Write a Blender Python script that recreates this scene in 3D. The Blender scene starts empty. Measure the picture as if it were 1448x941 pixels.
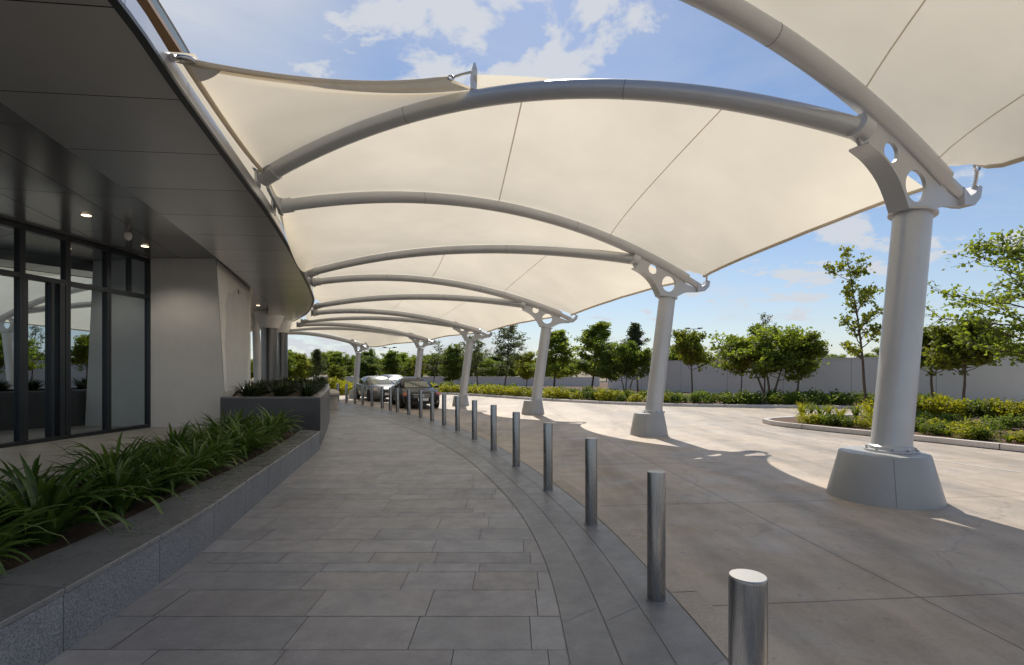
import bpy, bmesh, math, random
from mathutils import Vector, Matrix, noise as mnoise
R = math.radians
PI = math.pi
S = bpy.context.scene
COL = S.collection

# ------------------------------------------------------------------ camera
F, CX, HY, H = 740.0, 724.0, 522.0, 1.9
cam_d = bpy.data.cameras.new('camera'); cam = bpy.data.objects.new('camera', cam_d); COL.objects.link(cam)
cam.location = (0, 0, H); cam.rotation_euler = (R(90), 0, 0)
cam_d.sensor_width = 36; cam_d.lens = 36 * F / 1448; cam_d.shift_y = 51.5 / 1448
cam_d.clip_start = 0.05; cam_d.clip_end = 3000
S.camera = cam

# ------------------------------------------------------------------ sun, sky, exposure
SUNV = Vector((0.03, 0.855, 1.0)).normalized()
el = math.asin(SUNV.z); az = math.atan2(SUNV.x, SUNV.y)
sl = bpy.data.lights.new('sun', 'SUN'); sl.energy = 3.3; sl.angle = R(0.6); sl.color = (1.0, 0.92, 0.80)
so = bpy.data.objects.new('sun', sl); COL.objects.link(so)
so.rotation_euler = SUNV.to_track_quat('Z', 'Y').to_euler(); so.location = (0, 0, 60)
S.view_settings.view_transform = 'Standard'; S.view_settings.look = 'None'
S.view_settings.exposure = 0.58; S.view_settings.gamma = 1; S.view_settings.use_curve_mapping = False
W = bpy.data.worlds.new('World'); S.world = W; W.use_nodes = True
def world():
    nt = W.node_tree; N = nt.nodes; L = nt.links; N.clear()
    out = N.new('ShaderNodeOutputWorld'); bg = N.new('ShaderNodeBackground'); L.new(bg.outputs[0], out.inputs[0])
    bg.inputs[1].default_value = 0.074
    sky = N.new('ShaderNodeTexSky'); sky.sky_type = 'NISHITA'; sky.sun_disc = False
    sky.sun_elevation = el; sky.sun_rotation = az; sky.air_density = 1.0; sky.dust_density = 0.3; sky.ozone_density = 4.0
    tc = N.new('ShaderNodeTexCoord'); sep = N.new('ShaderNodeSeparateXYZ'); L.new(tc.outputs['Generated'], sep.inputs[0])
    def m(op, a, b=None, c=None, clamp=False):
        n = N.new('ShaderNodeMath'); n.operation = op; n.use_clamp = clamp
        for i, v in enumerate((a, b, c)):
            if v is None: continue
            if isinstance(v, (int, float)): n.inputs[i].default_value = v
            else: L.new(v, n.inputs[i])
        return n.outputs[0]
    zc = m('ADD', m('MAXIMUM', sep.outputs[2], 0.0), 0.22)
    px = m('DIVIDE', sep.outputs[0], zc); py = m('DIVIDE', sep.outputs[1], zc)
    cmb = N.new('ShaderNodeCombineXYZ'); L.new(px, cmb.inputs[0]); L.new(py, cmb.inputs[1])
    def noise(scale, detail, rough, off, dist=0.0):
        mp = N.new('ShaderNodeMapping'); mp.inputs['Location'].default_value = off; L.new(cmb.outputs[0], mp.inputs[0])
        n = N.new('ShaderNodeTexNoise'); n.inputs['Scale'].default_value = scale; n.inputs['Detail'].default_value = detail
        n.inputs['Roughness'].default_value = rough; n.inputs['Distortion'].default_value = dist
        L.new(mp.outputs[0], n.inputs['Vector']); return n.outputs[0]
    def ramp(v, a, b):
        n = N.new('ShaderNodeMapRange'); n.interpolation_type = 'SMOOTHSTEP'
        n.inputs[1].default_value = a; n.inputs[2].default_value = b; L.new(v, n.inputs[0]); return n.outputs[0]
    big = noise(0.75, 3, 0.5, (3.1, 0.7, 0.0))
    puffs = noise(4.6, 9, 0.58, (1.3, 4.2, 0.5), 0.25)
    v = m('ADD', m('MULTIPLY', puffs, 0.62), m('MULTIPLY', big, 0.42))
    c1 = ramp(v, 0.548, 0.605)
    veil = ramp(noise(1.1, 6, 0.6, (7.7, 2.2, 1.5), 0.6), 0.46, 0.8)
    # a thin bright veil of high cloud towards the upper left, where the photo's sky whitens
    dl = N.new('ShaderNodeVectorMath'); dl.operation = 'DOT_PRODUCT'; L.new(tc.outputs['Generated'], dl.inputs[0])
    dl.inputs[1].default_value = Vector((-0.60, 0.72, 0.56)).normalized()
    left = m('MULTIPLY', ramp(dl.outputs['Value'], 0.90, 1.0), 0.9)
    low = m('MULTIPLY', ramp(sep.outputs[2], 0.36, 0.0), 0.42)
    c = m('MAXIMUM', m('MULTIPLY', c1, 0.92), m('MULTIPLY', m('MULTIPLY', veil, 0.75), m('ADD', 0.35, m('MULTIPLY', ramp(sep.outputs[2], 0.5, 0.1), 0.9))))
    c = m('MAXIMUM', c, m('MULTIPLY', left, m('ADD', m('MULTIPLY', veil, 0.5), 0.6)))
    c = m('ADD', c, m('MULTIPLY', low, m('SUBTRACT', 1.0, c)), clamp=True)
    mix = N.new('ShaderNodeMix'); mix.data_type = 'RGBA'
    L.new(c, mix.inputs['Factor']); L.new(sky.outputs[0], mix.inputs['A'])
    mix.inputs['B'].default_value = (6.0, 6.25, 6.7, 1)
    L.new(mix.outputs['Result'], bg.inputs[0])
world()

# ------------------------------------------------------------------ pixel -> place helpers (photo pixels, 1448 wide)
def G(px, py, z=0.0):
    d = (H - z) * F / (py - HY); return Vector(((px - CX) / F * d, d, z))
def P(px, py, d): return Vector(((px - CX) / F * d, d, H + (HY - py) / F * d))
def V2(a): return Vector((a[0], a[1]))

def spline(pts, n=12):
    pts = [Vector(p) for p in pts]; out = []
    for i in range(len(pts) - 1):
        p1, p2 = pts[i], pts[i + 1]
        p0 = pts[i - 1] if i else p1 * 2 - p2
        p3 = pts[i + 2] if i + 2 < len(pts) else p2 * 2 - p1
        for k in range(n):
            t = k / n
            out.append(0.5 * ((2 * p1) + (p2 - p0) * t + (2 * p0 - 5 * p1 + 4 * p2 - p3) * t * t + (3 * p1 - p0 - 3 * p2 + p3) * t ** 3))
    out.append(pts[-1]); return out
def resample(pts, n):
    L = [0.0]
    for a, b in zip(pts, pts[1:]): L.append(L[-1] + (b - a).length)
    out = []; j = 0
    for i in range(n + 1):
        s = L[-1] * i / n
        while j < len(L) - 2 and L[j + 1] < s: j += 1
        seg = L[j + 1] - L[j]; t = (s - L[j]) / seg if seg > 1e-9 else 0
        out.append(pts[j].lerp(pts[j + 1], min(max(t, 0), 1)))
    return out
def length(pts): return sum((b - a).length for a, b in zip(pts, pts[1:]))
def offset(pts, d):   # plan curve, positive = to the right of travel (+y travel -> +x)
    out = []
    for i, p in enumerate(pts):
        a = pts[max(i - 1, 0)]; b = pts[min(i + 1, len(pts) - 1)]; t = (b - a).normalized()
        out.append(Vector((p.x + t.y * d, p.y - t.x * d)))
    return out
def at_y(pts, y):
    for a, b in zip(pts, pts[1:]):
        if a.y <= y <= b.y: return a.lerp(b, (y - a.y) / (b.y - a.y))
    return pts[-1].copy() if y > pts[-1].y else pts[0].copy()

# ------------------------------------------------------------------ mesh builder
class MB:
    def __init__(s): s.v = []; s.f = []; s.t = []; s.tone = 0.5
    def face(s, idx): s.f.append(tuple(idx)); s.t.append(s.tone)
    def add(s, vs): n = len(s.v); s.v += [Vector(x) for x in vs]; return n
    def poly(s, vs): n = s.add(vs); s.face(range(n, n + len(vs)))
    def box(s, c, size, rot=None):
        hx, hy, hz = size[0] / 2, size[1] / 2, size[2] / 2
        q = [Vector((x, y, z)) for z in (-hz, hz) for x, y in ((-hx, -hy), (hx, -hy), (hx, hy), (-hx, hy))]
        if rot is not None: q = [rot @ x for x in q]
        n = s.add([x + Vector(c) for x in q])
        for f in ((3, 2, 1, 0), (4, 5, 6, 7), (0, 1, 5, 4), (1, 2, 6, 5), (2, 3, 7, 6), (3, 0, 4, 7)): s.face([n + i for i in f])
    def prism(s, poly, z0, z1):          # vertical extrusion of a plan polygon (ccw)
        k = len(poly); n = s.add([(p[0], p[1], z0) for p in poly] + [(p[0], p[1], z1) for p in poly])
        s.face(range(n + k, n + 2 * k)); s.face(range(n + k - 1, n - 1, -1))
        for i in range(k): j = (i + 1) % k; s.face((n + i, n + j, n + k + j, n + k + i))
    def grid(s, rows, closed=False):
        m = len(rows[0]); n = s.add([p for r in rows for p in r])
        for i in range(len(rows) - 1):
            for j in range(m if closed else m - 1):
                k = (j + 1) % m
                s.face((n + i * m + j, n + i * m + k, n + (i + 1) * m + k, n + (i + 1) * m + j))
        return n
    def tube(s, pts, rad, seg=12, caps=True):
        pts = [Vector(p) for p in pts]; rows = []; up = None
        for i, p in enumerate(pts):
            t = (pts[min(i + 1, len(pts) - 1)] - pts[max(i - 1, 0)]).normalized()
            if up is None: up = t.orthogonal().normalized()
            up = (up - t * up.dot(t)).normalized(); b = t.cross(up)
            r = rad[i] if isinstance(rad, (list, tuple)) else rad
            rows.append([p + (up * math.cos(2 * PI * k / seg) + b * math.sin(2 * PI * k / seg)) * r for k in range(seg)])
        n = s.grid(rows, True)
        if caps:
            s.face(range(n + seg - 1, n - 1, -1)); m = n + (len(rows) - 1) * seg; s.face(range(m, m + seg))
    def lathe(s, prof, c=(0, 0, 0), seg=32, axis=None):   # prof: (r, z)
        c = Vector(c); rows = []
        for r, z in prof: rows.append([Vector((r * math.cos(2 * PI * k / seg), r * math.sin(2 * PI * k / seg), z)) for k in range(seg)])
        if axis is not None: rows = [[axis @ p for p in q] for q in rows]
        n = s.grid([[p + c for p in q] for q in rows], True)
        s.face(range(n + seg - 1, n - 1, -1)); m = n + (len(rows) - 1) * seg; s.face(range(m, m + seg))
    def sweep_wall(s, a, b, z0, z1):     # solid between plan curves a (right) and b (left)
        rows = [[(p.x, p.y, z0), (p.x, p.y, z1), (q.x, q.y, z1), (q.x, q.y, z0)] for p, q in zip(a, b)]
        n = s.grid(rows, True); s.face((n, n + 1, n + 2, n + 3)); m = n + 4 * (len(rows) - 1); s.face((m + 3, m + 2, m + 1, m))
    def mesh(s, name, mat, smooth=False, off=None, recalc=True):
        me = bpy.data.meshes.new(name)
        me.from_pydata([tuple(v - off) if off is not None else tuple(v) for v in s.v], [], s.f)
        at = me.attributes.new('tone', 'FLOAT', 'FACE'); at.data.foreach_set('value', s.t)
        if recalc:
            bm = bmesh.new(); bm.from_mesh(me); bmesh.ops.recalc_face_normals(bm, faces=bm.faces); bm.to_mesh(me); bm.free()
        if smooth:
            me.shade_smooth()
            if smooth is not True: me.set_sharp_from_angle(angle=R(smooth))
        me.materials.append(mat); return me
    def build(s, name, mat, parent=None, smooth=False, world=True, bevel=0, recalc=True):
        off = Vector(parent_loc(parent)) if (parent is not None and world) else None
        o = bpy.data.objects.new(name, s.mesh(name, mat, smooth, off, recalc)); COL.objects.link(o)
        if parent is not None: o.parent = parent
        if bevel:
            b = o.modifiers.new('bevel', 'BEVEL'); b.width = bevel; b.segments = 2; b.limit_method = 'ANGLE'; b.angle_limit = R(40)
        return o
def parent_loc(p):
    v = Vector(p.location)
    while p.parent is not None: p = p.parent; v += p.location
    return v
def thing(name, label, cat, loc=(0, 0, 0), rz=0, group=None):
    o = bpy.data.objects.new(name, None); COL.objects.link(o); o.location = loc; o.rotation_euler = (0, 0, rz)
    o.empty_display_size = 0.2
    return tag(o, label, cat, group)
def tag(o, label, cat, group=None):
    o['label'] = label; o['category'] = cat
    if group: o['group'] = group
    return o
def struct(o): o['kind'] = 'structure'; return o
def copy_tree(o, parent=None):
    c = o.copy(); COL.objects.link(c)
    if parent is not None: c.parent = parent
    for ch in list(o.children): copy_tree(ch, c)
    return c

# ------------------------------------------------------------------ materials
def newmat(name):
    m = bpy.data.materials.new(name); m.use_nodes = True
    nt = m.node_tree; return m, nt, nt.nodes['Principled BSDF']
def node(nt, typ, **kw):
    n = nt.nodes.new(typ)
    for k, v in kw.items(): setattr(n, k, v)
    return n
def mat(name, base, rough=0.5, metal=0.0, var=0.12, vscale=3.0, fine=0.0, fscale=80, bump=0.0, bscale=60, rvar=0.0, tone=0.0, stretch=None, coat=0.0, spec=0.5):
    m, nt, b = newmat(name); L = nt.links
    b.inputs['Roughness'].default_value = rough; b.inputs['Metallic'].default_value = metal; b.inputs['Specular IOR Level'].default_value = spec
    if coat: b.inputs['Coat Weight'].default_value = coat; b.inputs['Coat Roughness'].default_value = 0.03
    tc = node(nt, 'ShaderNodeTexCoord'); vec = tc.outputs['Object']
    if stretch:
        mp = node(nt, 'ShaderNodeMapping'); mp.inputs['Scale'].default_value = stretch; L.new(vec, mp.inputs[0]); vec = mp.outputs[0]
    def nz(sc, det=5, ro=0.6):
        n = node(nt, 'ShaderNodeTexNoise'); n.inputs['Scale'].default_value = sc; n.inputs['Detail'].default_value = det
        n.inputs['Roughness'].default_value = ro; L.new(vec, n.inputs['Vector']); return n.outputs[0]
    def rng(v, lo, hi, a=0.25, c=0.75):
        r = node(nt, 'ShaderNodeMapRange'); r.inputs[1].default_value = a; r.inputs[2].default_value = c
        r.inputs[3].default_value = lo; r.inputs[4].default_value = hi; L.new(v, r.inputs[0]); return r.outputs[0]
    def mul(a, c):
        r = node(nt, 'ShaderNodeMath', operation='MULTIPLY'); L.new(a, r.inputs[0]); L.new(c, r.inputs[1]); return r.outputs[0]
    f = rng(nz(vscale), 1 - var, 1 + var)
    if fine: f = mul(f, rng(nz(fscale, 2, 0.5), 1 - fine, 1 + fine, 0.35, 0.65))
    if tone:
        a = node(nt, 'ShaderNodeAttribute', attribute_name='tone'); f = mul(f, rng(a.outputs['Fac'], 1 - tone, 1 + tone, 0, 1))
    vm = node(nt, 'ShaderNodeVectorMath', operation='SCALE'); vm.inputs[0].default_value = base[:3]; L.new(f, vm.inputs['Scale'])
    L.new(vm.outputs[0], b.inputs['Base Color'])
    if rvar: L.new(rng(nz(vscale * 2.3), rough - rvar, rough + rvar), b.inputs['Roughness'])
    if bump:
        bp = node(nt, 'ShaderNodeBump'); bp.inputs['Strength'].default_value = bump; bp.inputs['Distance'].default_value = 0.01
        L.new(nz(bscale, 4), bp.inputs['Height']); L.new(bp.outputs[0], b.inputs['Normal'])
    return m
def leafmat(name, dark, light, rough=0.5, trans=0.4, spec=0.4):
    m, nt, b = newmat(name); L = nt.links
    at = node(nt, 'ShaderNodeAttribute', attribute_name='tone')
    oi = node(nt, 'ShaderNodeObjectInfo')
    ad = node(nt, 'ShaderNodeMath', operation='MULTIPLY_ADD'); L.new(oi.outputs['Random'], ad.inputs[0]); ad.inputs[1].default_value = 0.4
    sb = node(nt, 'ShaderNodeMath', operation='SUBTRACT'); L.new(at.outputs['Fac'], sb.inputs[0]); sb.inputs[1].default_value = 0.2
    L.new(sb.outputs[0], ad.inputs[2])
    mx = node(nt, 'ShaderNodeMix', data_type='RGBA'); L.new(ad.outputs[0], mx.inputs['Factor']); mx.clamp_factor = True
    mx.inputs['A'].default_value = (*dark, 1); mx.inputs['B'].default_value = (*light, 1)
    L.new(mx.outputs['Result'], b.inputs['Base Color']); b.inputs['Roughness'].default_value = rough; b.inputs['Specular IOR Level'].default_value = spec
    tr = node(nt, 'ShaderNodeBsdfTranslucent')
    vm = node(nt, 'ShaderNodeVectorMath', operation='MULTIPLY'); L.new(mx.outputs['Result'], vm.inputs[0]); vm.inputs[1].default_value = (1.5, 1.45, 0.7)
    L.new(vm.outputs[0], tr.inputs[0])
    ms = node(nt, 'ShaderNodeMixShader'); ms.inputs[0].default_value = trans
    L.new(b.outputs[0], ms.inputs[1]); L.new(tr.outputs[0], ms.inputs[2])
    L.new(ms.outputs[0], nt.nodes['Material Output'].inputs[0]); return m
def fabricmat(name, base, trans=0.42):
    m, nt, b = newmat(name); L = nt.links
    b.inputs['Roughness'].default_value = 0.75; b.inputs['Specular IOR Level'].default_value = 0.2
    tc = node(nt, 'ShaderNodeTexCoord'); n = node(nt, 'ShaderNodeTexNoise'); n.inputs['Scale'].default_value = 0.6; n.inputs['Detail'].default_value = 6
    L.new(tc.outputs['Object'], n.inputs['Vector'])
    r = node(nt, 'ShaderNodeMapRange'); r.inputs[1].default_value = 0.3; r.inputs[2].default_value = 0.7; r.inputs[3].default_value = 0.91; r.inputs[4].default_value = 1.04
    L.new(n.outputs[0], r.inputs[0])
    vm = node(nt, 'ShaderNodeVectorMath', operation='SCALE'); vm.inputs[0].default_value = base; L.new(r.outputs[0], vm.inputs['Scale'])
    L.new(vm.outputs[0], b.inputs['Base Color'])
    tr = node(nt, 'ShaderNodeBsdfTranslucent'); L.new(vm.outputs[0], tr.inputs[0])
    ms = node(nt, 'ShaderNodeMixShader'); ms.inputs[0].default_value = trans
    L.new(b.outputs[0], ms.inputs[1]); L.new(tr.outputs[0], ms.inputs[2]); L.new(ms.outputs[0], nt.nodes['Material Output'].inputs[0])
    n2 = node(nt, 'ShaderNodeTexNoise'); n2.inputs['Scale'].default_value = 1.4; n2.inputs['Detail'].default_value = 3; L.new(tc.outputs['Object'], n2.inputs['Vector'])
    bp = node(nt, 'ShaderNodeBump'); bp.inputs['Strength'].default_value = 0.22; bp.inputs['Distance'].default_value = 0.06
    L.new(n2.outputs[0], bp.inputs['Height']); L.new(bp.outputs[0], b.inputs['Normal']); L.new(bp.outputs[0], tr.inputs['Normal'])
    return m
def glassmat(name, tint, ref=0.12, ior=1.5):
    m, nt, b = newmat(name); L = nt.links; nt.nodes.remove(b)
    t = node(nt, 'ShaderNodeBsdfTransparent'); t.inputs[0].default_value = (*tint, 1)
    g = node(nt, 'ShaderNodeBsdfGlossy'); g.inputs['Roughness'].default_value = 0.0; g.inputs[0].default_value = (0.66, 0.77, 0.84, 1)
    fr = node(nt, 'ShaderNodeFresnel'); fr.inputs[0].default_value = ior
    ad = node(nt, 'ShaderNodeMath', operation='ADD', use_clamp=True); L.new(fr.outputs[0], ad.inputs[0]); ad.inputs[1].default_value = ref
    ms = node(nt, 'ShaderNodeMixShader'); L.new(ad.outputs[0], ms.inputs[0]); L.new(t.outputs[0], ms.inputs[1]); L.new(g.outputs[0], ms.inputs[2])
    L.new(ms.outputs[0], nt.nodes['Material Output'].inputs[0]); return m
def emitmat(name, col, s):
    m, nt, b = newmat(name); b.inputs['Emission Color'].default_value = (*col, 1); b.inputs['Emission Strength'].default_value = s; b.inputs['Base Color'].default_value = (*col, 1); return m
def concrete_road():
    m, nt, b = newmat('road_concrete'); L = nt.links
    tc = node(nt, 'ShaderNodeTexCoord')
    def nz(sc, det, ro, st=(1, 1, 1), rot=0, dist=0.0):
        mp = node(nt, 'ShaderNodeMapping'); mp.inputs['Scale'].default_value = st; mp.inputs['Rotation'].default_value = (0, 0, rot); L.new(tc.outputs['Object'], mp.inputs[0])
        n = node(nt, 'ShaderNodeTexNoise'); n.inputs['Scale'].default_value = sc; n.inputs['Detail'].default_value = det; n.inputs['Roughness'].default_value = ro
        n.inputs['Distortion'].default_value = dist
        L.new(mp.outputs[0], n.inputs['Vector']); return n.outputs[0]
    def rng(v, lo, hi, a=0.3, c=0.7):
        r = node(nt, 'ShaderNodeMapRange'); r.inputs[1].default_value = a; r.inputs[2].default_value = c
        r.inputs[3].default_value = lo; r.inputs[4].default_value = hi; L.new(v, r.inputs[0]); return r.outputs[0]
    def mul(a, c):
        r = node(nt, 'ShaderNodeMath', operation='MULTIPLY'); L.new(a, r.inputs[0]); L.new(c, r.inputs[1]); return r.outputs[0]
    f = mul(rng(nz(0.35, 5, 0.6), 0.80, 1.12), rng(nz(2.2, 7, 0.7), 0.86, 1.12))
    f = mul(f, rng(nz(40, 3, 0.6), 0.92, 1.07))
    f = mul(f, rng(nz(0.5, 6, 0.65, (1.6, 0.22, 1), R(14), 0.4), 0.66, 1.0, 0.34, 0.54))   # tyre-darkened lanes
    f = mul(f, rng(nz(1.3, 8, 0.75, (1, 1, 1), 0, 1.0), 0.72, 1.0, 0.30, 0.42))      # spots and stains
    vo = node(nt, 'ShaderNodeTexVoronoi', feature='DISTANCE_TO_EDGE'); vo.inputs['Scale'].default_value = 0.42
    wn0 = node(nt, 'ShaderNodeTexNoise'); wn0.inputs['Scale'].default_value = 1.1; wn0.inputs['Detail'].default_value = 6; L.new(tc.outputs['Object'], wn0.inputs['Vector'])
    wm0 = node(nt, 'ShaderNodeMix', data_type='VECTOR'); wm0.inputs['Factor'].default_value = 0.45; L.new(tc.outputs['Object'], wm0.inputs['A']); L.new(wn0.outputs['Color'], wm0.inputs['B'])
    L.new(wm0.outputs['Result'], vo.inputs['Vector'])
    f = mul(f, rng(vo.outputs['Distance'], 0.80, 1.0, 0.0, 0.006))      # hairline cracks
    f = mul(f, rng(nz(9, 3, 0.5), 0.78, 1.0, 0.28, 0.36))               # small dark drips
    # slab joints
    mp = node(nt, 'ShaderNodeMapping'); mp.inputs['Rotation'].default_value = (0, 0, R(-5)); mp.inputs['Location'].default_value = (0.9, -0.95, 0); L.new(tc.outputs['Object'], mp.inputs[0])
    wn = node(nt, 'ShaderNodeTexNoise'); wn.inputs['Scale'].default_value = 3.0; L.new(tc.outputs['Object'], wn.inputs['Vector'])
    wm = node(nt, 'ShaderNodeMix', data_type='VECTOR'); wm.inputs['Factor'].default_value = 0.012
    L.new(mp.outputs[0], wm.inputs['A']); L.new(wn.outputs['Color'], wm.inputs['B'])
    br = node(nt, 'ShaderNodeTexBrick'); br.offset = 0.0; br.inputs['Scale'].default_value = 1.0
    br.inputs['Brick Width'].default_value = 4.6; br.inputs['Row Height'].default_value = 3.05; br.inputs['Mortar Size'].default_value = 0.011; br.inputs['Mortar Smooth'].default_value = 0.3
    br.inputs['Color1'].default_value = (0, 0, 0, 1); br.inputs['Color2'].default_value = (0, 0, 0, 1); br.inputs['Mortar'].default_value = (1, 1, 1, 1)
    L.new(wm.outputs['Result'], br.inputs['Vector'])
    f = mul(f, rng(br.outputs['Fac'], 1.0, 0.45, 0, 1))
    cm = node(nt, 'ShaderNodeMix', data_type='RGBA'); L.new(rng(nz(0.8, 5, 0.6), 0, 1), cm.inputs['Factor'])
    cm.inputs['A'].default_value = (0.48, 0.395, 0.305, 1); cm.inputs['B'].default_value = (0.44, 0.388, 0.338, 1)
    vm = node(nt, 'ShaderNodeVectorMath', operation='SCALE'); L.new(cm.outputs['Result'], vm.inputs[0]); L.new(f, vm.inputs['Scale']); L.new(vm.outputs[0], b.inputs['Base Color'])
    L.new(rng(nz(1.5, 5, 0.6), 0.38, 0.7), b.inputs['Roughness'])
    bp = node(nt, 'ShaderNodeBump'); bp.inputs['Strength'].default_value = 0.18; bp.inputs['Distance'].default_value = 0.01
    L.new(nz(55, 4, 0.6), bp.inputs['Height']); L.new(bp.outputs[0], b.inputs['Normal'])
    return m
def paver(name, base, warm, tone=0.3, rough=0.42):
    m, nt, b = newmat(name); L = nt.links
    tc = node(nt, 'ShaderNodeTexCoord'); at = node(nt, 'ShaderNodeAttribute', attribute_name='tone')
    def nz(sc, det, ro, dist=0.0):
        n = node(nt, 'ShaderNodeTexNoise'); n.inputs['Scale'].default_value = sc; n.inputs['Detail'].default_value = det; n.inputs['Roughness'].default_value = ro
        n.inputs['Distortion'].default_value = dist; L.new(tc.outputs['Object'], n.inputs['Vector']); return n.outputs[0]
    def rng(v, lo, hi, a=0.3, c=0.7):
        r = node(nt, 'ShaderNodeMapRange'); r.inputs[1].default_value = a; r.inputs[2].default_value = c
        r.inputs[3].default_value = lo; r.inputs[4].default_value = hi; L.new(v, r.inputs[0]); return r.outputs[0]
    def mul(a, c):
        r = node(nt, 'ShaderNodeMath', operation='MULTIPLY'); L.new(a, r.inputs[0]); L.new(c, r.inputs[1]); return r.outputs[0]
    f = mul(rng(at.outputs['Fac'], 1 - tone, 1 + tone, 0, 1), rng(nz(5, 8, 0.7), 0.84, 1.16))
    f = mul(f, rng(nz(110, 3, 0.6), 0.86, 1.14)); f = mul(f, rng(nz(0.7, 6, 0.65), 0.86, 1.12))
    f = mul(f, rng(nz(1.6, 9, 0.8, 1.8), 1.0, 1.55, 0.60, 0.74))      # pale scuffs
    fr = node(nt, 'ShaderNodeMath', operation='FRACT'); ml = node(nt, 'ShaderNodeMath', operation='MULTIPLY'); L.new(at.outputs['Fac'], ml.inputs[0]); ml.inputs[1].default_value = 7.31; L.new(ml.outputs[0], fr.inputs[0])
    cm = node(nt, 'ShaderNodeMix', data_type='RGBA'); L.new(fr.outputs[0], cm.inputs['Factor']); cm.inputs['A'].default_value = (*base, 1); cm.inputs['B'].default_value = (*warm, 1)
    vm = node(nt, 'ShaderNodeVectorMath', operation='SCALE'); L.new(cm.outputs['Result'], vm.inputs[0]); L.new(f, vm.inputs['Scale']); L.new(vm.outputs[0], b.inputs['Base Color'])
    L.new(rng(nz(3, 6, 0.7), rough - 0.1, rough + 0.14), b.inputs['Roughness'])
    bp = node(nt, 'ShaderNodeBump'); bp.inputs['Strength'].default_value = 0.22; bp.inputs['Distance'].default_value = 0.008
    L.new(nz(38, 6, 0.65), bp.inputs['Height']); L.new(bp.outputs[0], b.inputs['Normal']); return m

M = {}
M['fabric'] = fabricmat('canopy_fabric', (0.835, 0.77, 0.64), 0.52)
M['seam'] = fabricmat('canopy_seam', (0.74, 0.67, 0.56), 0.36)
M['hem'] = fabricmat('canopy_border_fabric', (0.88, 0.79, 0.655), 0.46)
M['steel'] = mat('grey_painted_steel', (0.52, 0.53, 0.555), 0.34, 0.25, var=0.06, vscale=1.5, fine=0.03, fscale=60, rvar=0.06)
M['steel_dark'] = mat('grey_cast_steel', (0.24, 0.24, 0.245), 0.45, 0.0, var=0.08, vscale=2)
M['spar'] = mat('galvanised_spar', (0.74, 0.76, 0.78), 0.4, 0.2, var=0.08, vscale=6)
M['chrome'] = mat('stainless_fitting', (0.55, 0.55, 0.55), 0.22, 1.0, var=0.05)
M['base'] = mat('painted_concrete_base', (0.37, 0.38, 0.39), 0.36, 0.0, var=0.07, vscale=2.0, fine=0.02, fscale=50, rvar=0.08)
M['brushed'] = mat('brushed_stainless', (0.36, 0.36, 0.365), 0.27, 1.0, var=0.1, vscale=4, fine=0.10, fscale=30, rvar=0.06, stretch=(9, 9, 0.5))
M['brushed_top'] = mat('brushed_stainless_cap', (0.5, 0.5, 0.5), 0.35, 1.0, var=0.05, vscale=20, stretch=(1, 12, 1))
M['soffit'] = mat('soffit_metal', (0.52, 0.515, 0.52), 0.28, 0.7, var=0.06, vscale=0.5, fine=0.02, fscale=50, tone=0.09)
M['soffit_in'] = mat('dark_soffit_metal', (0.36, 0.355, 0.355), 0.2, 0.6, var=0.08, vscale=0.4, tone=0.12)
M['joint'] = mat('dark_joint', (0.02, 0.02, 0.02), 0.8)
M['fascia'] = mat('silver_fascia', (0.62, 0.62, 0.63), 0.3, 0.85, var=0.04, vscale=0.6, tone=0.05)
M['brown'] = mat('bronze_soffit', (0.30, 0.19, 0.115), 0.45, 0.2, var=0.08, vscale=0.6)
M['rail_glass'] = glassmat('balcony_glass', (0.72, 0.80, 0.86), 0.22)
M['glass'] = glassmat('facade_glass', (0.42, 0.47, 0.50), 0.62, 1.5)
M['frame'] = mat('dark_frame', (0.035, 0.042, 0.052), 0.35, 0.4, var=0.08)
M['pier'] = mat('grey_render', (0.66, 0.665, 0.68), 0.7, 0, var=0.07, vscale=1.2, fine=0.05, fscale=70, bump=0.15, bscale=90)
M['pier_side'] = mat('pale_stone_painted_bounce', (0.84, 0.83, 0.82), 0.55, 0, var=0.06, vscale=1.5, fine=0.03, tone=0.06)  # pier's long side paler than its front: bounced light put into the colour
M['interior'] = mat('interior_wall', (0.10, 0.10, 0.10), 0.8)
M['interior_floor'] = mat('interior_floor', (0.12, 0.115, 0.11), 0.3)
M['granite'] = mat('blue_grey_granite', (0.19, 0.20, 0.222), 0.5, 0, var=0.12, vscale=2.5, fine=0.38, fscale=75, tone=0.10, rvar=0.06, bump=0.05, bscale=100)
M['granite_top'] = mat('polished_granite', (0.185, 0.187, 0.193), 0.30, 0, var=0.18, vscale=1.8, fine=0.16, fscale=110, tone=0.12, rvar=0.12)
M['granite_dark'] = mat('dark_granite', (0.10, 0.103, 0.11), 0.4, 0, var=0.12, vscale=1.5, fine=0.2, fscale=90, tone=0.1, rvar=0.08)
M['soil'] = mat('bark_mulch', (0.055, 0.034, 0.022), 0.95, 0, var=0.3, vscale=6, fine=0.4, fscale=40, bump=0.8, bscale=40)
M['bedsoil'] = mat('bed_mulch', (0.13, 0.075, 0.048), 0.95, 0, var=0.3, vscale=2, fine=0.4, fscale=25, bump=0.8, bscale=30)
M['paver'] = paver('stone_paver', (0.285, 0.293, 0.315), (0.315, 0.302, 0.302), 0.13)
M['band'] = paver('border_paver', (0.225, 0.232, 0.247), (0.25, 0.252, 0.26), 0.09)
M['grout'] = mat('grout', (0.215, 0.21, 0.21), 0.9)
M['floor'] = mat('entrance_floor_slab', (0.30, 0.295, 0.29), 0.45, 0, var=0.12, vscale=1.2, fine=0.08, fscale=60, rvar=0.1, tone=0.1)
M['strip'] = mat('concrete_kerb', (0.42, 0.37, 0.32), 0.7, 0, var=0.16, vscale=2, fine=0.1, fscale=50, bump=0.15, tone=0.1)
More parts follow.
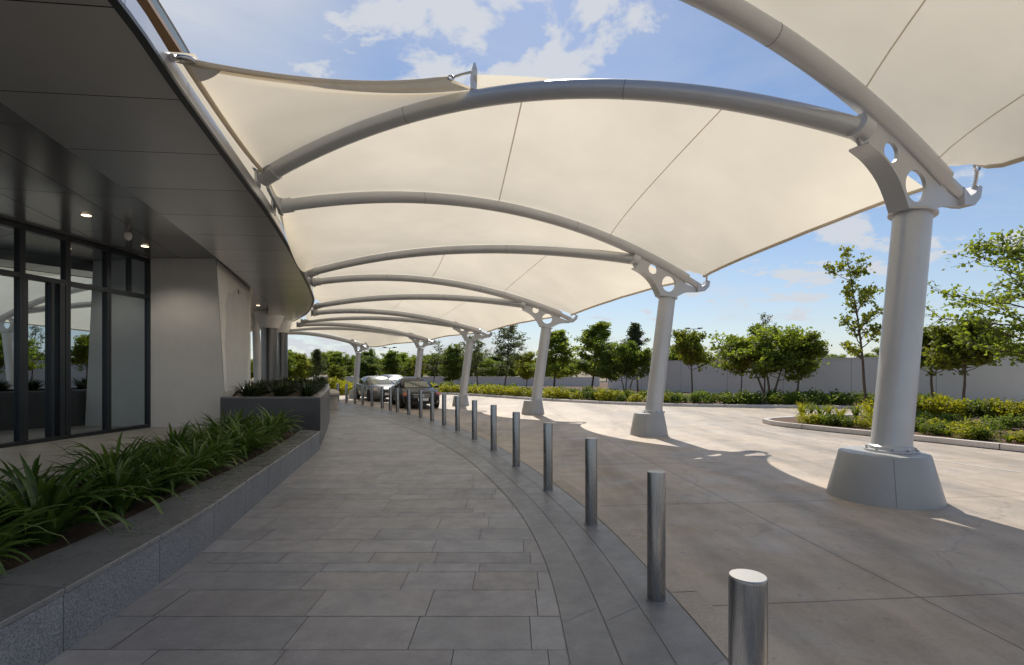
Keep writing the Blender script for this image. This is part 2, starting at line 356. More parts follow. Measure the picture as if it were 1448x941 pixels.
M['kerb'] = mat('pale_kerb', (0.66, 0.61, 0.55), 0.75, 0, var=0.14, vscale=2, fine=0.1, fscale=50, bump=0.2, tone=0.1)
M['road'] = concrete_road()
M['paint'] = mat('road_paint', (0.7, 0.68, 0.64), 0.6, 0, var=0.25, vscale=5)
M['wall'] = mat('grey_rendered_wall', (0.86, 0.85, 0.83), 0.8, 0, var=0.05, vscale=0.4, fine=0.03, fscale=20)
M['whitewall'] = mat('white_low_wall', (0.70, 0.69, 0.66), 0.8, 0, var=0.06, vscale=0.5)
M['bark'] = mat('brown_bark', (0.13, 0.092, 0.068), 0.9, 0, var=0.25, vscale=6, fine=0.2, fscale=40, bump=0.5, bscale=30)
M['bark_pale'] = mat('pale_bark', (0.21, 0.165, 0.13), 0.9, 0, var=0.25, vscale=6, fine=0.2, fscale=40, bump=0.5, bscale=30)
M['leaf'] = leafmat('leaf_green', (0.055, 0.10, 0.018), (0.30, 0.37, 0.06), 0.5, 0.57)
M['leaf_lite'] = leafmat('leaf_yellow_green', (0.07, 0.11, 0.016), (0.32, 0.34, 0.045), 0.5, 0.5)
M['leaf_dark'] = leafmat('leaf_dark_green', (0.05, 0.09, 0.024), (0.22, 0.29, 0.065), 0.5, 0.55)
M['leaf_grey'] = leafmat('leaf_grey_green', (0.055, 0.08, 0.04), (0.17, 0.205, 0.09), 0.5, 0.45)
M['hedge_y'] = leafmat('hedge_yellow', (0.16, 0.19, 0.016), (0.46, 0.43, 0.04), 0.5, 0.5)
M['hedge_g'] = leafmat('hedge_green', (0.045, 0.08, 0.012), (0.21, 0.27, 0.035), 0.5, 0.48)
M['strap'] = leafmat('strap_leaf', (0.026, 0.066, 0.014), (0.15, 0.24, 0.05), 0.33, 0.28, 0.5)
M['strap_dark'] = leafmat('strap_leaf_dark', (0.010, 0.022, 0.008), (0.035, 0.06, 0.018), 0.4, 0.2, 0.5)
M['hill'] = mat('wooded_hill', (0.075, 0.095, 0.085), 0.95, 0, var=0.35, vscale=0.05, fine=0.3, fscale=0.3)
M['dirt'] = mat('dry_ground', (0.22, 0.18, 0.12), 0.95, 0, var=0.25, vscale=0.2, fine=0.2, fscale=3)
M['car_dark'] = mat('dark_car_paint', (0.010, 0.009, 0.014), 0.32, 0.0, var=0.02, coat=0.12, spec=0.3)
M['car_silver'] = mat('silver_car_paint', (0.22, 0.23, 0.24), 0.38, 0.4, var=0.02, coat=0.3)
M['car_blue'] = mat('pale_blue_car_paint', (0.14, 0.18, 0.22), 0.45, 0.0, var=0.02, coat=0.1)
M['car_glass'] = mat('car_glass', (0.05, 0.06, 0.06), 0.04, 0.0, var=0.05, spec=1.0)
M['car_glass_pale'] = mat('windscreen_glass', (0.16, 0.17, 0.14), 0.05, 0.0, var=0.25, vscale=3, spec=1.0)
M['rubber'] = mat('tyre_rubber', (0.02, 0.02, 0.02), 0.8)
M['alloy'] = mat('alloy_rim', (0.5, 0.5, 0.5), 0.3, 0.9, var=0.05)
M['black'] = mat('black_plastic', (0.015, 0.015, 0.016), 0.5)
M['lamp_amber'] = mat('amber_headlamp', (0.55, 0.16, 0.09), 0.12, 0.0, var=0.3, vscale=12, coat=1.0)
M['lamp_clear'] = mat('clear_headlamp', (0.62, 0.50, 0.42), 0.12, 0.0, var=0.3, vscale=12, coat=1.0)
M['plate'] = mat('white_plate', (0.75, 0.76, 0.78), 0.4)
M['lit'] = emitmat('downlight_glow', (1.0, 0.75, 0.45), 4.0)
M['column_dark'] = mat('dark_metal_column', (0.16, 0.16, 0.165), 0.28, 0.7, var=0.08, vscale=0.8)
M['white'] = mat('white_plastic', (0.7, 0.7, 0.68), 0.4)

# ================================================================== PLAN CURVES
FAS = resample(spline([(-2.5, -9), (-2.7, -3), (-3.05, 1.5), (-3.62, 4.8), (-4.04, 6.4), (-4.72, 9.1), (-5.45, 12), (-6.78, 16.55), (-8.95, 23.5), (-10.35, 27.3), (-13.3, 33.5), (-17.8, 40.6), (-24.5, 48.5)]), 170)
BOL_PX = [(928, 850), (836, 743), (775, 694), (730, 660), (698, 637), (671, 622), (647, 610), (628, 602), (611, 596), (595, 591), (578, 587), (562, 583), (552, 580.5), (540.5, 578), (526, 575), (513, 573), (502, 571.3), (490, 570), (478, 568.6)]
BOL = [Vector((0.96, 2.13))] + [G(x, y).xy for x, y in BOL_PX]
edge_pts = [(1.50, -6), (1.52, 0.0), (1.46, 2.4), (1.40, 3.5), (1.33, 4.5), (1.15, 6.25), (0.80, 8.15), (0.33, 10.2), (-0.19, 12.3), (-0.76, 14.2), (-1.42, 16.1), (-2.1, 17.9), (-2.8, 19.3), (-3.6, 20.9), (-4.6, 22.4), (-5.7, 24.0), (-7.5, 26.6), (-9.7, 29.4), (-13, 33), (-18, 37.5), (-30, 46)]
EDGE = resample(spline(edge_pts), 130)                       # border band / flush kerb
STRIP = offset(EDGE, 0.24)
inner_pts = [(0.30, -6), (0.33, 1), (0.37, 3.36), (0.33, 5.1), (0.10, 6.9), (-0.28, 8.6), (-0.95, 11.0), (-1.75, 13.2), (-2.6, 15.2), (-4.0, 18), (-6.2, 21.6), (-8.7, 25.2), (-11.5, 29), (-16, 34), (-28, 43)]
BANDIN = resample(spline(inner_pts), 130)

# ================================================================== GROUND
def ground():
    b = MB(); s = 900; b.poly([(-s, -s, -0.03), (s, -s, -0.03), (s, s, -0.03), (-s, s, -0.03)]); struct(b.build('ground', M['dirt']))
    # stone walkway: grout bed with separate paving slabs
    g = MB(); g.poly([(-13, -6, -0.010), (4, -6, -0.010), (4, 50, -0.010), (-30, 50, -0.010)]); struct(g.build('walkway_bed', M['grout']))
    rng = random.Random(5); t = MB(); y = -1.0
    while y < 44:
        hgt = rng.choice((0.22, 0.30, 0.30, 0.30, 0.40, 0.40, 0.48)); x = -4.6 - max(0, (y - 12)) * 0.75 - rng.random()
        xmax = 2.4 - max(0, y - 4) * 0.02
        while x < xmax:
            w = rng.choice((0.62, 0.9, 0.9, 1.2)) * rng.uniform(0.92, 1.08); gp = 0.003
            t.tone = rng.random(); dz = rng.uniform(-0.0008, 0.0008)
            t.poly([(x + gp, y + gp, dz), (x + w - gp, y + gp, dz), (x + w - gp, y + hgt - gp, dz), (x + gp, y + hgt - gp, dz)]); x += w
        y += hgt
    struct(t.build('walkway', M['paver'], recalc=False))
    # border band of darker setts
    g = MB(); g.grid([[(p.x, p.y, 0.003), (q.x, q.y, 0.003)] for p, q in zip(BANDIN, EDGE)]); struct(g.build('border_bed', M['grout'], recalc=False))
    t = MB(); n = len(EDGE); f = 3
    A = resample(BANDIN, 260); B = resample(EDGE, 260)
    for k in range(f):
        i = 0; a0, a1 = k / f, (k + 1) / f
        while i < 260:
            st = rng.choice((4, 5, 6, 7)); j = min(i + st, 260); t.tone = rng.random()
            pa, pb = A[i].lerp(B[i], a0 + .004), A[i].lerp(B[i], a1 - .004); qa, qb = A[j].lerp(B[j], a0 + .004), A[j].lerp(B[j], a1 - .004)
            u = (qa - pa).normalized() * 0.0025
            mids = [(A[m].lerp(B[m], a0 + .006), A[m].lerp(B[m], a1 - .006)) for m in range(i, j + 1)]
            mids[0] = (mids[0][0] + u, mids[0][1] + u); mids[-1] = (mids[-1][0] - u, mids[-1][1] - u)
            t.grid([[(p.x, p.y, 0.007), (q.x, q.y, 0.007)] for p, q in mids]); i = j
    struct(t.build('border_paving', M['band'], recalc=False))
    t = MB(); n = len(EDGE)
    for i in range(n - 1):
        if i % 3 == 0: t.tone = rng.random()
        a0, a1, c0, c1 = EDGE[i], EDGE[i + 1], STRIP[i], STRIP[i + 1]
        e = 0.02 if i % 3 == 0 else 0.0
        a0 = a0.lerp(a1, e); c0 = c0.lerp(c1, e)
        t.poly([(a0.x, a0.y, .011), (c0.x, c0.y, .011), (c1.x, c1.y, .011), (a1.x, a1.y, .011)])
    struct(t.build('flush_kerb', M['strip'], recalc=False))
    g = MB(); g.grid([[(p.x, p.y, 0.005), (70, -6 + 56 * i / (n - 1) + 0, 0.005)] for i, p in enumerate(EDGE)])
    struct(g.build('road', M['road'], recalc=False))
    # entrance floor behind planter
    t = MB(); y = 0
    while y < 27:
        x = -16.5
        while x < -4.9 - max(0, y - 4.5) * 0.16 - (1.4 if y > 12 else 0):
            t.tone = rng.random(); t.poly([(x + .004, y + .004, 0.006), (x + 1.196, y + .004, 0.006), (x + 1.196, y + 1.196, 0.006), (x + .004, y + 1.196, 0.006)]); x += 1.2
        y += 1.2
    struct(t.build('entrance_floor', M['floor'], recalc=False))
    # painted line
    a = resample(spline([(7.6, 16.5), (8.6, 11.6), (8.9, 10.7), (9.4, 9.5), (10.6, 7.2), (12, 4)]), 30); c = offset(a, 0.05)
    t = MB(); t.grid([[(p.x, p.y, .010), (q.x, q.y, .010)] for p, q in zip(c, a)]); struct(t.build('painted_line', M['paint'], recalc=False))
ground()

def bed(name, outline, kerb_w=0.18, z=0.15, n=None):
    """raised planting bed: kerb ring plus soil sheet"""
    pts = [Vector(p) for p in outline]; cl = pts + [pts[0]]
    ring = resample(cl, n or max(24, int(length(cl) / 0.5)))[:-1]; k = len(ring)
    inn = []
    for i, p in enumerate(ring):
        t = (ring[(i + 1) % k] - ring[i - 1]).normalized(); inn.append(Vector((p.x - t.y * kerb_w, p.y + t.x * kerb_w)))
    b = MB(); rng = random.Random(3)
    for i in range(k):
        j = (i + 1) % k
        if i % 4 == 0: b.tone = rng.random()
        e = 0.03 if i % 4 == 0 else 0
        p0, p1, q0, q1 = ring[i].lerp(ring[j], e), ring[j], inn[i].lerp(inn[j], e), inn[j]
        b.poly([(p0.x, p0.y, -0.02), (p1.x, p1.y, -0.02), (p1.x, p1.y, z - .03), (p0.x, p0.y, z - .03)])
        s0, s1 = p0.lerp(q0, .15), p1.lerp(q1, .15)
        b.poly([(p0.x, p0.y, z - .03), (p1.x, p1.y, z - .03), (s1.x, s1.y, z), (s0.x, s0.y, z)])
        b.poly([(s0.x, s0.y, z), (s1.x, s1.y, z), (q1.x, q1.y, z), (q0.x, q0.y, z)])
        b.poly([(q0.x, q0.y, z), (q1.x, q1.y, z), (q1.x, q1.y, 0.02), (q0.x, q0.y, 0.02)])
    struct(b.build(name + '_kerb', M['kerb'], recalc=False))
    s = MB(); s.poly([(p.x, p.y, z - 0.035) for p in inn]); struct(s.build(name + '_soil', M['bedsoil']))
BEDA_FRONT = spline([(-40, 52), (-22, 47), (-11, 42.5), (-3.4, 37.5), (1, 32.2), (5.4, 27.9), (9, 26.2), (13.8, 25.2), (19, 24.2), (30, 22)], 6)
bed('planting_bed', [tuple(p) for p in BEDA_FRONT] + [(60, 30), (60, 70), (-40, 70)], n=220)
ISLE = spline([(16.5, 4.0), (12.6, 10.4), (11.0, 13.4), (9.7, 15.8), (8.9, 17.4)], 6)[:-1] + spline([(8.9, 17.4), (8.95, 18.3), (9.9, 19.0), (12.5, 19.9), (18, 20.5), (30, 19)], 6) + [Vector((30, 4))]
bed('planting_island', [tuple(p) for p in ISLE][::-1][::-1], n=110)

# ================================================================== BUILDING
bld = thing('entrance_building', 'long curved building with dark metal soffit, silver fascia and glass entrance front', 'building', (-12, 14, 0))
def building():
    rng = random.Random(2)
    n = len(FAS)
    INN = offset(FAS, -2.2)
    # outer soffit: panels with joints every ~1.75 m
    t = MB(); tot = length(FAS); cnt = int(tot / 1.75); FR = resample(FAS, cnt * 4); IR = resample(INN, cnt * 4)
    for i in range(cnt):
        t.tone = rng.random()
        rows = []
        for k in range(5):
            p, q = FR[i * 4 + k], IR[i * 4 + k]
            rows.append([p, q])
        dirn = (rows[-1][0] - rows[0][0]).normalized() * 0.009
        rows[0] = [x + dirn for x in rows[0]]; rows[-1] = [x - dirn for x in rows[-1]]
        t.grid([[(p.lerp(q, a).x, p.lerp(q, a).y, 5.30 - 0.1 * a) for a in (0.045, 0.5, 1.0)] for p, q in rows])
    t.build('soffit', M['soffit'], bld, recalc=False, smooth=20)
    # edge trim of the soffit (separate lip) and dark joint backing
    t = MB(); t.grid([[(p.lerp(q, 0).x, p.lerp(q, 0).y, 5.285), (p.lerp(q, .04).x, p.lerp(q, .04).y, 5.285), (p.lerp(q, .04).x, p.lerp(q, .04).y, 5.33), (p.x, p.y, 5.33)] for p, q in zip(FAS, INN)], True)
    t.build('edge_trim', M['frame'], bld)
    t = MB(); t.grid([[(p.x, p.y, 5.335), (q.x, q.y, 5.235)] for p, q in zip(FAS, INN)]); t.build('soffit_backing', M['joint'], bld, recalc=False)
    # step up and inner soffit
    t = MB(); t.grid([[(q.x, q.y, 5.2), (q.x, q.y, 5.6)] for q in INN]); t.build('soffit_step', M['soffit_in'], bld, recalc=False)
    t = MB(); IN2 = offset(FAS, -2.2); cnt2 = cnt // 2
    IR = resample(IN2, cnt2 * 4)
    for i in range(cnt2):
        seg = [IR[i * 4 + k] for k in range(5)]
        nrm = offset(IR, -1.0)
        for w0, w1 in ((0, 1.5), (1.5, 3.0), (3.0, 5.2), (5.2, 8.0), (8.0, 14.0)):
            t.tone = rng.random(); rows = []
            for k in range(5):
                p = IR[i * 4 + k]; d = nrm[i * 4 + k] - p
                rows.append([p + d * (w0 + .008), p + d * (w1 - .008)])
            u = (rows[-1][0] - rows[0][0]).normalized() * 0.008
            rows[0] = [x + u for x in rows[0]]; rows[-1] = [x - u for x in rows[-1]]
            t.grid([[(p.x, p.y, 5.5) for p in r] for r in rows])
    t.build('inner_soffit', M['soffit_in'], bld, recalc=False)
    far = offset(FAS, -16)
    t = MB(); t.grid([[(p.x, p.y, 5.53), (q.x, q.y, 5.53)] for p, q in zip(INN, far)]); t.build('inner_soffit_backing', M['joint'], bld, recalc=False)
    # fascia panels
    t = MB(); FR = resample(FAS, cnt * 4)
    for i in range(cnt):
        t.tone = rng.random(); seg = [FR[i * 4 + k].copy() for k in range(5)]
        u = (seg[-1] - seg[0]).normalized() * 0.006; seg[0] += u; seg[-1] -= u
        o2 = offset(seg, -0.05)
        t.grid([[(p.x, p.y, 5.332), (p.x, p.y, 5.53), (q.x, q.y, 5.53), (q.x, q.y, 5.332)] for p, q in zip(seg, o2)], True)
    t.build('fascia', M['fascia'], bld)
    t = MB(); b1 = offset(FAS, -0.055); b2 = offset(FAS, -5.5); t.sweep_wall(b1, b2, 5.54, 5.58); t.build('roof_terrace', M['joint'], bld)
    # upper storey: bronze soffit slab with glass balustrade
    u0 = offset(FAS, -1.38); u1 = offset(FAS, -8)
    t = MB(); t.sweep_wall(u0, u1, 8.0, 8.08); t.build('upper_soffit', M['brown'], bld)
    t = MB(); t.sweep_wall(offset(FAS, -5.2), offset(FAS, -5.4), 5.585, 8.0); t.build('upper_wall', M['frame'], bld)
    a = offset(FAS, -1.66)
    t = MB(); t.sweep_wall(a, offset(FAS, -1.675), 8.084, 8.72); rg = t.build('balustrade', M['rail_glass'], bld)
    t = MB(); t.tube([(p.x, p.y, 8.75) for p in offset(FAS, -1.67)], 0.03, 8); o = t.build('handrail', M['steel_dark'], rg, True)
    t = MB(); RS = resample(offset(FAS, -1.70), int(tot / 1.4))
    for p in RS: t.tube([(p.x, p.y, 8.085), (p.x, p.y, 8.74)], 0.014, 6)
    o = t.build('baluster', M['chrome'], rg, True); o['kind'] = 'stuff'
    # glass entrance front
    A = Vector((-13.166, 4.0)); B = Vector((-11.82, 16.82)); dv = (B - A).normalized(); nv = Vector((dv.y, -dv.x))
    ang = math.atan2(dv.y, dv.x); rot = Matrix.Rotation(ang, 3, 'Z')
    def pt(y): return A.lerp(B, (y - A.y) / (B.y - A.y))
    ys = [5.0, 7.0, 9.0, 11.2, 13.01, 14.2, 15.47, 17.02]
    for i in range(len(ys) - 1):
        p, q = pt(ys[i]), pt(ys[i + 1]); L = (q - p).length; c = (p + q) / 2
        door = (i == 4)
        fr = MB()
        def bar(s0, s1, z0, z1, dep=0.16, out=0.0):
            m = p + dv * ((s0 + s1) / 2) + nv * out; fr.box((m.x, m.y, (z0 + z1) / 2), (s1 - s0, dep, z1 - z0), rot)
        bar(0.002, 0.07, 0.006, 5.49, 0.12, 0.01); bar(L - 0.07, L - 0.002, 0.006, 5.49, 0.12, 0.01)
        bar(0.073, L - 0.073, 5.36, 5.48); bar(0.073, L - 0.073, 4.16, 4.29, 0.14); bar(0.073, L - 0.073, 0.008, 0.11)
        if door: bar(0.073, 0.15, 0.112, 4.158, 0.12, -0.01); bar(L * 0.60, L * 0.60 + 0.08, 0.112, 4.158, 0.12, 0.02); bar(L - 0.24, L - 0.09, 0.112, 4.158, 0.14, 0.0)
        if i == 6: bar(L * 0.5 - .03, L * 0.5 + .03, 4.292, 5.358, 0.12)
        w = fr.build('door' if door else 'window', M['frame'], bld, bevel=0.006)
        if door: w['label'] = 'tall sliding glass entrance door in dark frame'
        gm = MB()
        for z0, z1 in ((0.112, 4.158), (4.292, 5.358)):
            a0, a1 = p + dv * 0.075 - nv * 0.02, q - dv * 0.075 - nv * 0.02
            if door and z0 < 1: a0 = p + dv * .155 - nv * .02; a1 = p + dv * (L * 0.60 - .003) - nv * .02
            b0, b1 = a0 - nv * 0.012, a1 - nv * 0.012
            gm.prism([(a0.x, a0.y), (a1.x, a1.y), (b1.x, b1.y), (b0.x, b0.y)], z0, z1)
            if door and z0 < 1:
                a0 = p + dv * (L * .60 + .093) - nv * .05; a1 = p + dv * (L - .243) - nv * .05; b0, b1 = a0 - nv * 0.012, a1 - nv * 0.012
                gm.prism([(a0.x, a0.y), (a1.x, a1.y), (b1.x, b1.y), (b0.x, b0.y)], z0, z1)
        gm.build('pane', M['glass'], w)
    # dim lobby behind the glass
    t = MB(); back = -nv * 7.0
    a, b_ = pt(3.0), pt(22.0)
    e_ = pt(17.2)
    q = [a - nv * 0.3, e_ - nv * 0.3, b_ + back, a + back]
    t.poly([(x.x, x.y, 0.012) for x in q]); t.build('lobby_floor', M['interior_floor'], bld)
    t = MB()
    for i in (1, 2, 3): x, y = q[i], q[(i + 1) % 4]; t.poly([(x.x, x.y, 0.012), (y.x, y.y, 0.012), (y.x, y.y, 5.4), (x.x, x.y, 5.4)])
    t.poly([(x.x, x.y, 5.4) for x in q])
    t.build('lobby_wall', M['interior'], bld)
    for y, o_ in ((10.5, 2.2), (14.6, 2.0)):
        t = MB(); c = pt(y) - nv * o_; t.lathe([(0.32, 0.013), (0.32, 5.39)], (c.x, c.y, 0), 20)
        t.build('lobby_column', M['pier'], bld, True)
    # stone pier: battered at its front right edge
    def blk(rows): # rows: list of (bottom xy, top xy)
        k = len(rows); m = MB(); n0 = m.add([(b[0], b[1], -0.01) for b, _ in rows] + [(t_[0], t_[1], 5.495) for _, t_ in rows])
        for i in range(k): j = (i + 1) % k; m.face((n0 + i, n0 + j, n0 + k + j, n0 + k + i))
        m.face(range(n0 + k, n0 + 2 * k)); return m
    pl = (-11.80, 16.99); pr = (-9.28, 17.0); prt = (-9.62, 17.0); br = (-11.95, 23.9); brt = (-11.95, 23.9); bl = (-12.5, 23.9)
    m = blk([(pl, pl), (pr, prt), (br, brt), (bl, bl)]); pier = m.build('pier', M['pier'], bld, bevel=0.01)
    # cladding panels on the long side
    pm = MB()
    for i in range(4):
        for k in range(4):
            f0, f1 = i / 4 + .0012, (i + 1) / 4 - .0012; g0, g1 = k / 4 + .0012, (k + 1) / 4 - .0012
            def sp(f, g):
                b0 = Vector((*pr, 0)).lerp(Vector((*br, 0)), f); t0 = Vector((*prt, 5.49)).lerp(Vector((*brt, 5.49)), f); x = b0.lerp(t0, g)
                return x + Vector((0.94, 0.34, 0)) * 0.012
            pm.tone = rng.random(); pm.poly([sp(f0, g0), sp(f1, g0), sp(f1, g1), sp(f0, g1)])
    pm.build('stone_cladding', M['pier_side'], bld, recalc=False)
    # dark round columns with pale capitals beyond the pier
    for (px, d, r) in ((381, 33, 0.50), (398, 37, 0.42)):
        c = P(px, HY, d); t = MB(); t.lathe([(r, -0.02), (r, 4.45)], (c.x, c.y, 0), 32); o = t.build('column', M['column_dark'], bld, True and 40)
        t = MB(); t.lathe([(r, 4.455), (r * 1.15, 4.5), (r * 1.7, 5.2), (r * 1.75, 5.28), (r * 1.75, 5.49)], (c.x, c.y, 0), 32); t.build('capital', M['pier_side'], o, 40)
    c = P(364, HY, 36); t = MB(); t.tube([(c.x + .12, c.y, -.02), (c.x, c.y, 2.6), (c.x - .14, c.y, 5.48)], [.30, .27, .22], 24); t.build('column', M['pier_side'], bld, 40)
    # recessed downlights, each ring with a glowing lens
    for (px, py) in ((122, 304), (205, 348), (365, 432), (372, 440)):
        d = (5.5 - H) * F / (HY - py); c = P(px, py, d)
        t = MB(); t.lathe([(0.075, 5.499), (0.11, 5.499), (0.115, 5.488), (0.08, 5.488)], (c.x, c.y, 0), 24); o = t.build('downlight', M['steel_dark'], bld, 30)
        t = MB(); t.lathe([(0.092, 5.480), (0.092, 5.486)], (c.x, c.y, 0), 24); t.build('lens', M['lit'], o)
        pd = bpy.data.lights.new('downlight_lamp', 'SPOT'); pd.energy = 80; pd.color = (1, .86, .68); pd.spot_size = R(130); pd.spot_blend = .6; pd.shadow_soft_size = .08
        po = bpy.data.objects.new('lamp', pd); COL.objects.link(po); po.parent = o; po.location = Vector((c.x, c.y, 5.46)) - Vector(bld.location)
building()

# small fittings on the building
def fittings():
    d = (5.5 - H) * F / (HY - 318); c = P(181, 318, d); c.z = 5.5
    o = thing('security_camera', 'small pale security camera hanging from the dark soffit before the pier', 'camera', (c.x, c.y, 5.2))
    t = MB(); t.lathe([(0.05, 0.20), (0.05, 0.298)], (0, 0, 0), 16); t.tube([(0, 0, 0.2), (0, 0, 0.1)], 0.02, 8); t.build('mount', M['steel_dark'], o, 30, False)
    t = MB(); t.lathe([(0.02, -0.09), (0.06, -0.07), (0.085, -0.02), (0.085, 0.06), (0.06, 0.10)], (0, 0, 0), 20); t.build('camera_housing', M['white'], o, 40, False)
    a, b = Vector((-9.30, 17.0, 0)), Vector((-11.95, 23.9, 0)); k = (335 - CX) / F
    tt = (k * a.y - a.x) / ((b.x - a.x) - k * (b.y - a.y)); p = a.lerp(b, tt)
    z = H + (HY - 413) / F * p.y; p = p + Vector((0.93, 0.36, 0)) * -0.10
    o = thing('wall_lamp', 'small pale wall lamp high on the long side of the stone pier', 'lamp', (p.x + .13, p.y + .05, z), math.atan2(.36, .93))
    t = MB(); t.box((0.02, 0, 0), (0.04, 0.12, 0.16)); t.build('backplate', M['steel_dark'], o, world=False, bevel=.004)
    t = MB(); t.box((0.12, 0, 0.01), (0.16, 0.14, 0.14)); t.build('lamp_housing', M['white'], o, world=False, bevel=.015)
fittings()

# ================================================================== PLANTERS
PO = spline([(-2.92, -1.0), (-2.95, 1.5), (-2.98, 3.05), (-3.07, 4.13), (-3.23, 5.5), (-3.60, 7.4), (-4.05, 9.8), (-4.55, 12.4)], 10)
PI_ = spline([(-3.6, -1.0), (-3.63, 1.7), (-3.68, 3.76), (-3.74, 4.78), (-3.95, 6.3), (-4.28, 8.76), (-4.72, 11.0), (-5.12, 12.7)], 10)
def planter_low():
    o = thing('stone_planter', 'long low grey granite planter with wide seat coping beside the walkway', 'planter', (-3.6, 5, 0))
    rng = random.Random(8); n = 120
    a = resample(PO, n); b = resample(PI_, n); ai = [p.lerp(q, .12) for p, q in zip(a, b)]
    t = MB(); c = MB(); cop = MB()
    st = 10
    for i in range(0, n, st):
        seg = range(i, i + st + 1); t.tone = rng.random(); cop.tone = rng.random()
        def trim(L):
            L = [p.copy() for p in L]; u = (L[-1] - L[0]).normalized() * .003; L[0] += u; L[-1] -= u; return L
        A, AI, B_ = trim([a[k] for k in seg]), trim([ai[k] for k in seg]), trim([b[k] for k in seg])
        t.sweep_wall(A, AI, -0.01, 0.385)
        A2 = offset(A, 0.012); cop.sweep_wall(A2, B_, 0.39, 0.43)
    t.build('granite_wall', M['granite'], o, 30, bevel=.004); cop.build('coping', M['granite_top'], o, 30, bevel=.006)
    c.sweep_wall([p.lerp(q, .13) for p, q in zip(a, b)], [p.lerp(q, .97) for p, q in zip(a, b)], 0.0, 0.386); c.build('core', M['joint'], o)
    bk = offset(b, -1.55); bk2 = offset(b, -1.70)
    t = MB(); t.grid([[(p.x, p.y, .36), (q.x, q.y, .36)] for p, q in zip(b, bk)]); t.build('soil', M['soil'], o, recalc=False)
    t = MB(); t.sweep_wall(bk, bk2, 0.0, 0.40); t.build('back_wall', M['granite_dark'], o)
planter_low()
def planter_high():
    o = thing('raised_planter', 'tall dark granite planter box in front of the stone pier', 'planter', (-6, 13, 0))
    out = [(-7.25, 13.0), (-4.76, 13.0)] + [tuple(p) for p in spline([(-4.76, 13.0), (-5.55, 15.6), (-6.9, 19.8), (-8.75, 25.0)], 6)[1:]] + [(-11.3, 25.0), (-9.15, 16.85)]
    t = MB()
    k = len(out); rng = random.Random(4)
    ins = []
    cen = [Vector(p) for p in out]
    for i, p in enumerate(cen):
        a, b = cen[i - 1], cen[(i + 1) % k]; e1 = (p - a).normalized(); e2 = (b - p).normalized()
        n1 = Vector((-e1.y, e1.x)); n2 = Vector((-e2.y, e2.x)); nn = (n1 + n2).normalized(); ins.append(p + nn * 0.24 / max(nn.dot(n1), .4))
    for i in range(k):
        j = (i + 1) % k; t.tone = rng.random(); p, q, r, s = cen[i], cen[j], ins[j], ins[i]
        t.poly([(p.x, p.y, -.01), (q.x, q.y, -.01), (q.x, q.y, 1.165), (p.x, p.y, 1.165)])
    t.build('granite_wall', M['granite_dark'], o, recalc=False)
    t = MB()
    for i in range(k):
        j = (i + 1) % k; t.tone = rng.random(); p, q, r, s = cen[i], cen[j], ins[j], ins[i]
        rows = [[(x.x, x.y, 1.165), (x.x, x.y, 1.20), (y.x, y.y, 1.20), (y.x, y.y, 1.165)] for x, y in ((p, s), (q, r))]; t.grid(rows, True)
    t.build('coping', M['granite_top'], o)
    t = MB(); t.poly([(p.x, p.y, 1.12) for p in ins]); t.build('soil', M['soil'], o)
    # pale bench slab past the planter's far corner
    b = thing('stone_bench', 'pale stone bench slab at the far end of the tall planter', 'bench', (-8.3, 25.3, 0))
    e = resample(spline([(-8.55, 24.2), (-9.2, 26.0), (-10.2, 28.4)], 6), 8); f = offset(e, 0.55); e = offset(e, 0.04)
    t = MB(); t.sweep_wall(f, e, 0.70, 0.80); t.build('seat', M['kerb'], b, bevel=.01)
    for i in (1, 4, 7):
        t = MB(); m = (e[i] + f[i]) / 2; t.box((m.x, m.y, 0.349), (0.40, 0.10, 0.70), Matrix.Rotation(0.3, 3, 'Z')); t.build('leg', M['kerb'], b)
planter_high()

# ================================================================== STRAP LEAVED PLANTS
def strap_mesh(seed, mat_, n=85, Lmin=.5, Lmax=.95, w=.034, spread=1.0):
    rng = random.Random(seed); b = MB()
    for i in range(n):
        az = rng.uniform(0, 2 * PI); r0 = rng.uniform(0, .09); Lh = rng.uniform(Lmin, Lmax)
        th0 = rng.uniform(0.05, 0.55) * spread; th1 = th0 + rng.uniform(0.5, 2.0) * spread; pw = rng.uniform(1.1, 2.2)
        dirv = Vector((math.cos(az), math.sin(az), 0)); side = Vector((-math.sin(az), math.cos(az), 0)); tw = rng.uniform(-.5, .5)
        p = dirv * r0; rows = []; nseg = 8; b.tone = min(1, max(0, rng.gauss(.45, .25)))
        bend = rng.uniform(-.25, .25)
        for k in range(nseg + 1):
            s = k / nseg; th = th0 + (th1 - th0) * s ** pw
            ww = w * rng.uniform(.97, 1.03) * (0.75 + .9 * s) * (1 - s ** 2.6) * .62 + 0.0012
            sd = (side + Vector((0, 0, tw * s))).normalized(); up = Vector((0, 0, 1)) * math.sin(th) - dirv * math.cos(th)
            rows.append([p - sd * ww, p - up * ww * .35 * 1.0, p + sd * ww])
            p = p + (dirv * math.sin(th) + side * bend * s + Vector((0, 0, 1)) * math.cos(th)) * (Lh / nseg)
        b.grid(rows)
    return b.mesh('leaves', mat_, True, recalc=False)
ROWWORD = ['nearest', 'second', 'third', 'fourth', 'fifth', 'sixth', 'seventh', 'eighth', 'ninth', 'tenth', 'eleventh', 'twelfth', 'thirteenth', 'fourteenth', 'fifteenth', 'sixteenth', 'seventeenth', 'eighteenth', 'nineteenth', 'twentieth', 'twenty-first', 'twenty-second']
